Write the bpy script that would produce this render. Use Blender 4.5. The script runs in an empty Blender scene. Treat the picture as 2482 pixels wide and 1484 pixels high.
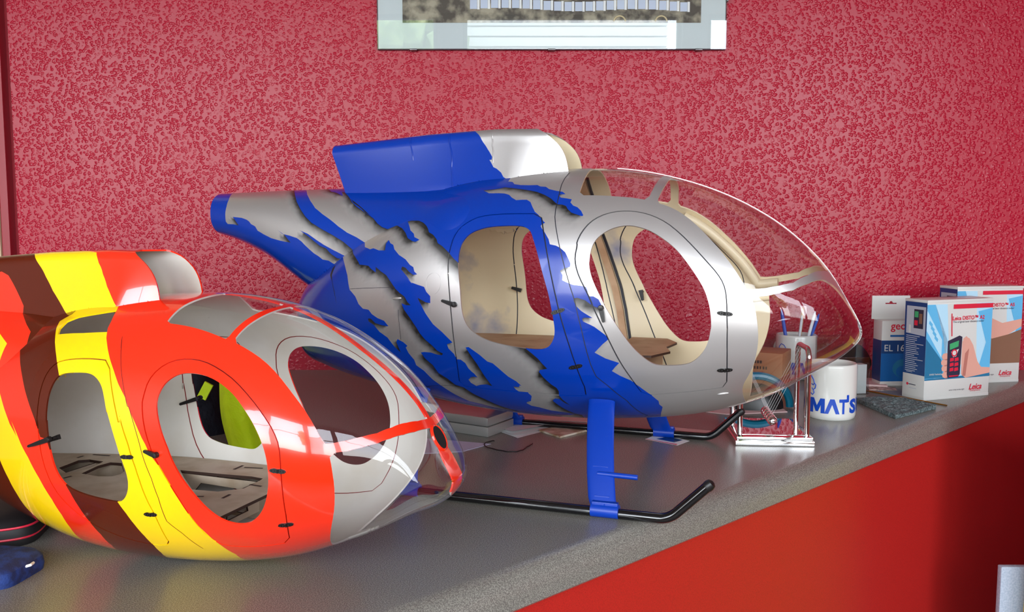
import bpy, bmesh, math, random
import numpy as np
from mathutils import Vector, Matrix, geometry
random.seed(4); RNG=np.random.default_rng(4)
SC=bpy.context.scene; COL=SC.collection
PI=math.pi
# ------------------------------------------------------------------ camera, world, light, exposure
cd=bpy.data.cameras.new('camera'); cam=bpy.data.objects.new('camera',cd); COL.objects.link(cam)
cd.sensor_width=36; cd.lens=2150/2482*36; cd.clip_start=.02; cd.clip_end=200
cam.location=(0,0,.344); cam.rotation_euler=(math.radians(90-5.4),0,0); SC.camera=cam
SC.view_settings.view_transform='Standard'; SC.view_settings.look='None'; SC.view_settings.gamma=1
SC.view_settings.use_curve_mapping=False; SC.view_settings.exposure=0.0
wd=bpy.data.worlds.new('sky'); SC.world=wd; wd.use_nodes=True
nt=wd.node_tree; bg=nt.nodes['Background']
sk=nt.nodes.new('ShaderNodeTexSky'); sk.sky_type='NISHITA'; sk.sun_disc=False; sk.sun_elevation=math.radians(48); sk.sun_rotation=math.radians(200)
mx=nt.nodes.new('ShaderNodeMixRGB'); mx.inputs[0].default_value=.75; mx.inputs[2].default_value=(.95,1.0,1.05,1)
ml=nt.nodes.new('ShaderNodeMixRGB'); ml.blend_type='MULTIPLY'; ml.inputs[0].default_value=1; ml.inputs[2].default_value=(.12,.12,.12,1)
nt.links.new(sk.outputs[0],ml.inputs[1]); nt.links.new(ml.outputs[0],mx.inputs[1]); nt.links.new(mx.outputs[0],bg.inputs[0]); bg.inputs[1].default_value=12.4
def portal(n,loc,rot,sx,sy):
    l=bpy.data.lights.new(n,'AREA'); l.shape='RECTANGLE'; l.size=sx; l.size_y=sy; l.cycles.is_portal=True
    o=bpy.data.objects.new(n,l); COL.objects.link(o); o.location=loc; o.rotation_euler=rot; o['kind']='helper'; return o
WY=-2.1; WX0,WX1=-3.6,2.9; WZ0,WZ1=.05,1.75; FZ=-1.05; CZ=1.95
portal('window_portal',((WX0+WX1)/2,WY+.03,(WZ0+WZ1)/2),(math.radians(90),0,0),WX1-WX0,WZ1-WZ0)
# ------------------------------------------------------------------ materials
MATS={}
def mat(name,col=(.8,.8,.8),rough=.5,metal=0.,coat=0.,spec=.5,emit=None,bump=None,noise=None,coatr=.03):
    m=bpy.data.materials.new(name); m.use_nodes=True; b=m.node_tree.nodes['Principled BSDF']; N=m.node_tree
    b.inputs['Base Color'].default_value=(*col,1); b.inputs['Roughness'].default_value=rough; b.inputs['Metallic'].default_value=metal
    b.inputs['Coat Weight'].default_value=coat; b.inputs['Coat Roughness'].default_value=coatr; b.inputs['Specular IOR Level'].default_value=spec
    if noise:   # (scale, other colour, detail, low, high)
        tc=N.nodes.new('ShaderNodeTexCoord'); n=N.nodes.new('ShaderNodeTexNoise'); n.inputs['Scale'].default_value=noise[0]; n.inputs['Detail'].default_value=noise[2]
        r=N.nodes.new('ShaderNodeValToRGB'); r.color_ramp.elements[0].position=noise[3]; r.color_ramp.elements[1].position=noise[4]
        r.color_ramp.elements[0].color=(*col,1); r.color_ramp.elements[1].color=(*noise[1],1)
        N.links.new(tc.outputs['Object'],n.inputs['Vector']); N.links.new(n.outputs['Fac'],r.inputs[0]); N.links.new(r.outputs[0],b.inputs['Base Color'])
    if bump:    # (scale, strength, distance, detail)
        tc=N.nodes.new('ShaderNodeTexCoord'); n=N.nodes.new('ShaderNodeTexNoise'); n.inputs['Scale'].default_value=bump[0]; n.inputs['Detail'].default_value=bump[3]
        bp=N.nodes.new('ShaderNodeBump'); bp.inputs['Strength'].default_value=bump[1]; bp.inputs['Distance'].default_value=bump[2]
        N.links.new(tc.outputs['Object'],n.inputs['Vector']); N.links.new(n.outputs['Fac'],bp.inputs['Height']); N.links.new(bp.outputs[0],b.inputs['Normal'])
    m.diffuse_color=(*col,1); MATS[name]=m; return m
def clear(name,tint=(.97,.98,.98),refl=.05,rough=.02,haze=0.,hazecol=(.8,.78,.7)):
    m=bpy.data.materials.new(name); m.use_nodes=True; N=m.node_tree; N.nodes.clear()
    out=N.nodes.new('ShaderNodeOutputMaterial'); tr=N.nodes.new('ShaderNodeBsdfTransparent'); tr.inputs[0].default_value=(*tint,1)
    gl=N.nodes.new('ShaderNodeBsdfGlossy'); gl.inputs['Roughness'].default_value=rough; lw=N.nodes.new('ShaderNodeLayerWeight'); lw.inputs[0].default_value=.5; pw=N.nodes.new('ShaderNodeMath'); pw.operation='POWER'; pw.inputs[1].default_value=4.; N.links.new(lw.outputs['Facing'],pw.inputs[0])
    fr=N.nodes.new('ShaderNodeMath'); fr.operation='MULTIPLY_ADD'; fr.inputs[1].default_value=.9; fr.inputs[2].default_value=refl; N.links.new(pw.outputs[0],fr.inputs[0])
    a=N.nodes.new('ShaderNodeMixShader'); N.links.new(fr.outputs[0],a.inputs[0]); N.links.new(tr.outputs[0],a.inputs[1]); N.links.new(gl.outputs[0],a.inputs[2]); last=a
    if haze:
        df=N.nodes.new('ShaderNodeBsdfDiffuse'); df.inputs[0].default_value=(*hazecol,1); c=N.nodes.new('ShaderNodeMixShader'); c.inputs[0].default_value=haze
        N.links.new(a.outputs[0],c.inputs[1]); N.links.new(df.outputs[0],c.inputs[2]); last=c
    N.links.new(last.outputs[0],out.inputs[0]); MATS[name]=m; return m
def srgb(r,g,b):
    f=lambda c:(c/255/12.92 if c/255<=.04045 else ((c/255+.055)/1.055)**2.4); return (f(r),f(g),f(b))
wall_m=mat('red_wall_paint',srgb(166,20,46),.31,spec=.34)
def wall_bump(m):
    """orange-peel wall coating: rounded blobs of uneven size with flat paint between them"""
    N=m.node_tree; b=N.nodes['Principled BSDF']; tc=N.nodes.new('ShaderNodeTexCoord')
    wn=N.nodes.new('ShaderNodeTexNoise'); wn.inputs['Scale'].default_value=70; wn.inputs['Detail'].default_value=2
    mv=N.nodes.new('ShaderNodeVectorMath'); mv.operation='MULTIPLY_ADD'; mv.inputs[1].default_value=(.010,.010,.010)
    v=N.nodes.new('ShaderNodeTexVoronoi'); v.feature='SMOOTH_F1'; v.inputs['Scale'].default_value=135; v.inputs['Smoothness'].default_value=.35
    r=N.nodes.new('ShaderNodeMapRange'); r.interpolation_type='SMOOTHSTEP'; r.inputs['From Min'].default_value=.56; r.inputs['From Max'].default_value=.22
    n2=N.nodes.new('ShaderNodeTexNoise'); n2.inputs['Scale'].default_value=48; n2.inputs['Detail'].default_value=2
    r2=N.nodes.new('ShaderNodeMapRange'); r2.inputs['From Min'].default_value=.34; r2.inputs['From Max'].default_value=.52; r2.inputs['To Min'].default_value=.25
    ad=N.nodes.new('ShaderNodeMath'); ad.operation='MULTIPLY'
    bp=N.nodes.new('ShaderNodeBump'); bp.inputs['Strength'].default_value=.5; bp.inputs['Distance'].default_value=.0026
    N.links.new(tc.outputs['Object'],wn.inputs['Vector']); N.links.new(tc.outputs['Object'],n2.inputs['Vector']); N.links.new(wn.outputs['Color'],mv.inputs[0]); N.links.new(tc.outputs['Object'],mv.inputs[2]); N.links.new(mv.outputs[0],v.inputs['Vector'])
    N.links.new(v.outputs['Distance'],r.inputs['Value']); N.links.new(n2.outputs['Fac'],r2.inputs['Value']); N.links.new(r.outputs[0],ad.inputs[0]); N.links.new(r2.outputs[0],ad.inputs[1]); N.links.new(ad.outputs[0],bp.inputs['Height']); N.links.new(bp.outputs[0],b.inputs['Normal'])
wall_bump(wall_m)
counter_m=mat('grey_speckled_laminate',srgb(102,98,92),.27,spec=.5,noise=(900,srgb(142,140,130),3,.42,.62),bump=(1400,.12,.0006,2))
red_front=mat('red_panel',srgb(184,32,26),.45,noise=(700,srgb(160,24,20),2,.4,.7))
cream=mat('cream_resin',srgb(226,205,165),.35,noise=(9,srgb(212,186,140),4,.45,.75),bump=(60,.1,.003,2))
creamb=mat('cream_resin_blue_overspray',srgb(226,208,172),.35,noise=(7,srgb(60,95,160),5,.60,.74),bump=(60,.1,.003,2))
offwhite=mat('pale_grey_resin',srgb(214,209,200),.38,noise=(10,srgb(196,186,170),4,.45,.8),bump=(60,.1,.003,2))
blue=mat('blue_gloss_paint',srgb(0,50,152),.20,coat=.25,spec=.4)
blue_m=mat('blue_satin_paint',srgb(0,54,160),.4,coat=.1,spec=.4)
silver_plain=mat('silver_paint',(.57,.545,.535),.36,metal=.75,coat=.3)
ply=mat('plywood',srgb(196,160,126),.6,noise=(25,srgb(170,128,92),5,.4,.7))
plyr=mat('pale_plywood',srgb(198,180,158),.6,noise=(25,srgb(172,150,124),5,.4,.7))
burnt=mat('laser_burnt_edge',srgb(56,32,20),.7)
seam_b=mat('dark_seam',srgb(28,28,40),.5); seam_r=mat('dark_red_seam',srgb(120,16,10),.4)
orange=mat('orange_red_gloss_paint',srgb(240,44,14),.18,coat=1.,spec=.5); yellow=mat('yellow_gloss_paint',srgb(252,206,4),.2,coat=1.)
brown=mat('brown_gloss_paint',srgb(84,25,5),.2,coat=.35,spec=.35)
black=mat('black_plastic',srgb(20,18,18),.38); black_gloss=mat('black_gloss_tube',srgb(12,12,14),.16,coat=.6)
glass=clear('clear_plastic',(.96,.96,.97)); glass_y=clear('yellowed_clear_plastic',(.93,.90,.80),haze=.10,hazecol=(.75,.7,.5)); acrylic=clear('acrylic',(.9,.92,.93))
picglass=clear('picture_glass',(.97,.98,.98),rough=.0)
chrome=mat('chrome',(.86,.85,.84),.06,metal=1.); mirror=mat('mirror_tray',(.8,.78,.78),.03,metal=1.)
white_c=mat('white_ceramic',srgb(214,214,208),.15,coat=.5); white_p=mat('white_paper',srgb(232,232,232),.6); pink_p=mat('pink_paper',srgb(222,190,188),.6)
ink_blue=mat('blue_ink',srgb(10,70,180),.35); dark=mat('dark_hole_shade',srgb(10,9,9),.8)
# airbrushed silver: black mist where the painter's "airbrush" attribute is high
silver=mat('silver_paint_with_airbrush',(.57,.545,.535),.36,metal=.75,coat=.3)
def airb(m):
    N=m.node_tree; b=N.nodes['Principled BSDF']; at=N.nodes.new('ShaderNodeAttribute'); at.attribute_name='airbrush'
    x=N.nodes.new('ShaderNodeMixRGB'); x.inputs[1].default_value=(.57,.545,.535,1); x.inputs[2].default_value=(.012,.011,.010,1); N.links.new(at.outputs['Fac'],x.inputs[0]); N.links.new(x.outputs[0],b.inputs['Base Color'])
    mm=N.nodes.new('ShaderNodeMath'); mm.operation='MULTIPLY_ADD'; mm.inputs[1].default_value=-.6; mm.inputs[2].default_value=.75; N.links.new(at.outputs['Fac'],mm.inputs[0]); N.links.new(mm.outputs[0],b.inputs['Metallic'])
airb(silver)
# ------------------------------------------------------------------ object helpers
def tag(o,label=None,cat=None,group=None,kind=None):
    for k,v in(('label',label),('category',cat),('group',group),('kind',kind)):
        if v: o[k]=v
    return o
def link(o,parent=None):
    COL.objects.link(o)
    if parent is not None: o.parent=parent
    return o
def empty(name,loc=(0,0,0),rz=0.,scale=1.): 
    o=bpy.data.objects.new(name,None); o.location=loc; o.rotation_euler=(0,0,rz); o.scale=(scale,)*3; o.empty_display_size=.05; return link(o)
def mesh(name,V,F,mats,parent=None,mi=None,smooth=True,attr=None,angle=None):
    me=bpy.data.meshes.new(name); me.from_pydata([tuple(map(float,v)) for v in V],[],[tuple(map(int,f)) for f in F])
    if not isinstance(mats,(list,tuple)): mats=[mats]
    for m in mats: me.materials.append(m)
    if mi is not None: me.polygons.foreach_set('material_index',np.asarray(mi,dtype=np.int32))
    me.polygons.foreach_set('use_smooth',np.full(len(me.polygons),smooth))
    if attr is not None:
        a=me.attributes.new('airbrush','FLOAT','POINT'); a.data.foreach_set('value',np.asarray(attr,dtype=np.float32))
    me.update()
    if angle: me.set_sharp_from_angle(angle=math.radians(angle))
    return link(bpy.data.objects.new(name,me),parent)
class MB:
    """collects shapes of one part"""
    def __init__(s): s.V=[];s.F=[];s.M=[]
    def add(s,V,F,m=0,X=None):
        k=len(s.V); V=[Vector(v) for v in V]
        if X is not None: V=[X@v for v in V]
        s.V+=[tuple(v) for v in V]; s.F+=[tuple(i+k for i in f) for f in F]; s.M+=[m]*len(F); return s
    def box(s,a,b,m=0,X=None,bev=0.):
        bm=bmesh.new(); bmesh.ops.create_cube(bm,size=1.)
        for v in bm.verts: v.co=Vector([(a[i]+b[i])/2+v.co[i]*(b[i]-a[i]) for i in range(3)])
        if bev: bmesh.ops.bevel(bm,geom=bm.edges[:],offset=bev,segments=2,affect='EDGES',profile=.6)
        bm.verts.ensure_lookup_table(); s.add([v.co for v in bm.verts],[[v.index for v in f.verts] for f in bm.faces],m,X); bm.free(); return s
    def tube(s,pts,r,n=12,m=0,X=None,cap=True):
        pts=[Vector(p) for p in pts]; rs=r if isinstance(r,(list,tuple)) else [r]*len(pts); V=[];F=[]
        up=None
        for i,p in enumerate(pts):
            d=(pts[min(i+1,len(pts)-1)]-pts[max(i-1,0)]).normalized()
            if up is None: up=d.orthogonal().normalized()
            up=(up-d*up.dot(d)).normalized(); w=d.cross(up)
            V+=[p+(up*math.cos(2*PI*j/n)+w*math.sin(2*PI*j/n))*rs[i] for j in range(n)]
        for i in range(len(pts)-1):
            for j in range(n): F.append((i*n+j,i*n+(j+1)%n,(i+1)*n+(j+1)%n,(i+1)*n+j))
        if cap: F.append(tuple(range(n-1,-1,-1))); F.append(tuple((len(pts)-1)*n+j for j in range(n)))
        return s.add(V,F,m,X)
    def lathe(s,prof,n=48,m=0,X=None):
        V=[];F=[]
        for r,z in prof: V+=[(r*math.cos(2*PI*j/n),r*math.sin(2*PI*j/n),z) for j in range(n)]
        for i in range(len(prof)-1):
            for j in range(n): F.append((i*n+j,i*n+(j+1)%n,(i+1)*n+(j+1)%n,(i+1)*n+j))
        return s.add(V,F,m,X)
    def prism(s,poly,z0,z1,m=0,X=None,mside=None):
        n=len(poly); tri=geometry.tessellate_polygon([[Vector((p[0],p[1],0)) for p in poly]])
        area=sum(poly[i][0]*poly[(i+1)%n][1]-poly[(i+1)%n][0]*poly[i][1] for i in range(n))
        if area<0: poly=poly[::-1]; tri=geometry.tessellate_polygon([[Vector((p[0],p[1],0)) for p in poly]])
        V=[(p[0],p[1],z0) for p in poly]+[(p[0],p[1],z1) for p in poly]
        def ori(t): 
            a,b,c=[poly[i] for i in t]; return t if (b[0]-a[0])*(c[1]-a[1])-(b[1]-a[1])*(c[0]-a[0])>0 else t[::-1]
        T=[ori(t) for t in tri]; s.add(V,[tuple(t[::-1]) for t in T]+[tuple(i+n for i in t) for t in T],m,X)
        V2=list(V); s.add(V2,[(i,(i+1)%n,(i+1)%n+n,i+n) for i in range(n)],m if mside is None else mside,X); return s
    def ball(s,c,r,m=0,sc=(1,1,1),X=None,n=3):
        bm=bmesh.new(); bmesh.ops.create_icosphere(bm,subdivisions=n,radius=r)
        s.add([(c[0]+v.co.x*sc[0],c[1]+v.co.y*sc[1],c[2]+v.co.z*sc[2]) for v in bm.verts],[[v.index for v in f.verts] for f in bm.faces],m,X); bm.free(); return s
    def obj(s,name,mats,parent=None,smooth=True,angle=35): return mesh(name,s.V,s.F,mats,parent,s.M,smooth,angle=angle)
# ------------------------------------------------------------------ fuselage surfaces
def interp(y,u):
    y=np.asarray(y,float);n=len(y);h=1/(n-1);u=np.asarray(u,float)
    k=np.clip((u/h).astype(int),0,n-2);t=u/h-k
    m=np.empty(n);m[1:-1]=(y[2:]-y[:-2])/2
    m[0]=(-3*y[0]+4*y[1]-y[2])/2;m[-1]=(3*y[-1]-4*y[-2]+y[-3])/2
    a,b_,ma,mb=y[k],y[k+1],m[k],m[k+1]
    return (2*t**3-3*t**2+1)*a+(t**3-2*t**2+t)*ma+(-2*t**3+3*t**2)*b_+(t**3-t**2)*mb
def egg(x,zt,zb,w,t):
    zc=(zt+zb)/2;hz=(zt-zb)/2;s=np.sin(t);c=np.cos(t)
    return np.stack([x,-w*np.abs(c)**.92,zc+hz*np.sign(s)*np.abs(s)**.88],-1)
def pod_s(P,u,t):
    u=np.asarray(u,float);t=np.asarray(t,float)
    return egg(.280-.805*(1-np.cos(np.pi*u))/2,interp(P['zt'],u),interp(P['zb'],u),interp(P['w'],u),t)
BOOM=dict(zt=[.389,.392,.394,.395,.395,.397,.375],zb=[.325,.293,.236,.2,.2,.25,.3],w=[.033,.056,.072,.084,.104,.116,.06])
def boom_s(P,u,t):
    u=np.asarray(u,float);t=np.asarray(t,float)
    B=P['boom'] if P is not None and 'boom' in P else BOOM
    return egg(-.675+.555*u,interp(B['zt'],u),interp(B['zb'],u),interp(B['w'],u),t)
def dog_s(P,u,t):
    # t 0 (wall foot) .. 1 (middle of the roof); u 0 rear .. 1 front
    u=np.asarray(u,float);t=np.asarray(t,float)
    tw=np.clip(t/.6,0,1);tr=np.clip((t-.6)/.4,0,1)        # wall, then corner+roof
    r=.013
    ang=np.clip(tr/.5,0,1)*np.pi/2
    dx=0. if P is None else P.get('dog',0.)
    xf=dx-.090-.008*tw-.020*tw**5-.022*np.sin(ang)**1.3-.016*np.clip((tr-.4)/.6,0,1)
    xr=dx-.432-.020*tw
    x=xr+(xf-xr)*u
    ztop=np.interp(x,[-.46,-.30,-.20,-.11],[.456,.468,.472,.470])
    wb=np.interp(x,[-.46,-.26,-.17,-.11,-.09],[.034,.050,.060,.042,.038]);wt=.040+0*x
    zf=.382
    zw=zf+(ztop-r-zf)*tw
    w=wb+(wt-wb)*np.clip((zw-.392)/(ztop-r-.392),0,1)
    z=np.where(tr>0,ztop-r+r*np.sin(ang),zw)
    y=np.where(tr>0,-(w-r+r*np.cos(ang))*(1-np.clip((tr-.5)/.5,0,1)),-w)
    return np.stack([x,y,z],-1)

# control values of the two shells and the outlines of panels and paint in shell coordinates (u along, t around)
PB=dict(zt=[0.207, 0.238, 0.2985, 0.3525, 0.392, 0.4144, 0.4162, 0.4084, 0.3801, 0.3342, 0.2844, 0.2438, 0.1892],zb=[0.207, 0.184, 0.1547, 0.1165, 0.0899, 0.0767, 0.0725, 0.0779, 0.0917, 0.1069, 0.1231, 0.1405, 0.1892],w=[0.0, 0.075, 0.118, 0.1285, 0.1254, 0.1343, 0.138, 0.1346, 0.1238, 0.1064, 0.0813, 0.0512, 0.0])
PR=dict(zt=[0.208, 0.234, 0.2988, 0.3513, 0.3963, 0.4163, 0.4149, 0.4057, 0.3778, 0.342, 0.2924, 0.2416, 0.1932],zb=[0.208, 0.181, 0.1609, 0.1295, 0.0972, 0.0765, 0.0684, 0.072, 0.091, 0.1134, 0.1349, 0.1509, 0.1932],w=[0.0, 0.0573, 0.0845, 0.1311, 0.146, 0.1376, 0.1385, 0.132, 0.112, 0.088, 0.0673, 0.0404, 0.0])
PR["dog"]=-.018;PR["boom"]=dict(zt=[.389,.392,.394,.395,.393,.382,.34],zb=[.325,.293,.236,.2,.2,.25,.28],w=[.033,.056,.072,.084,.098,.098,.03])
RED_O=[-0.2557, 0.8749, -0.0536];RED_S=0.7831
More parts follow.
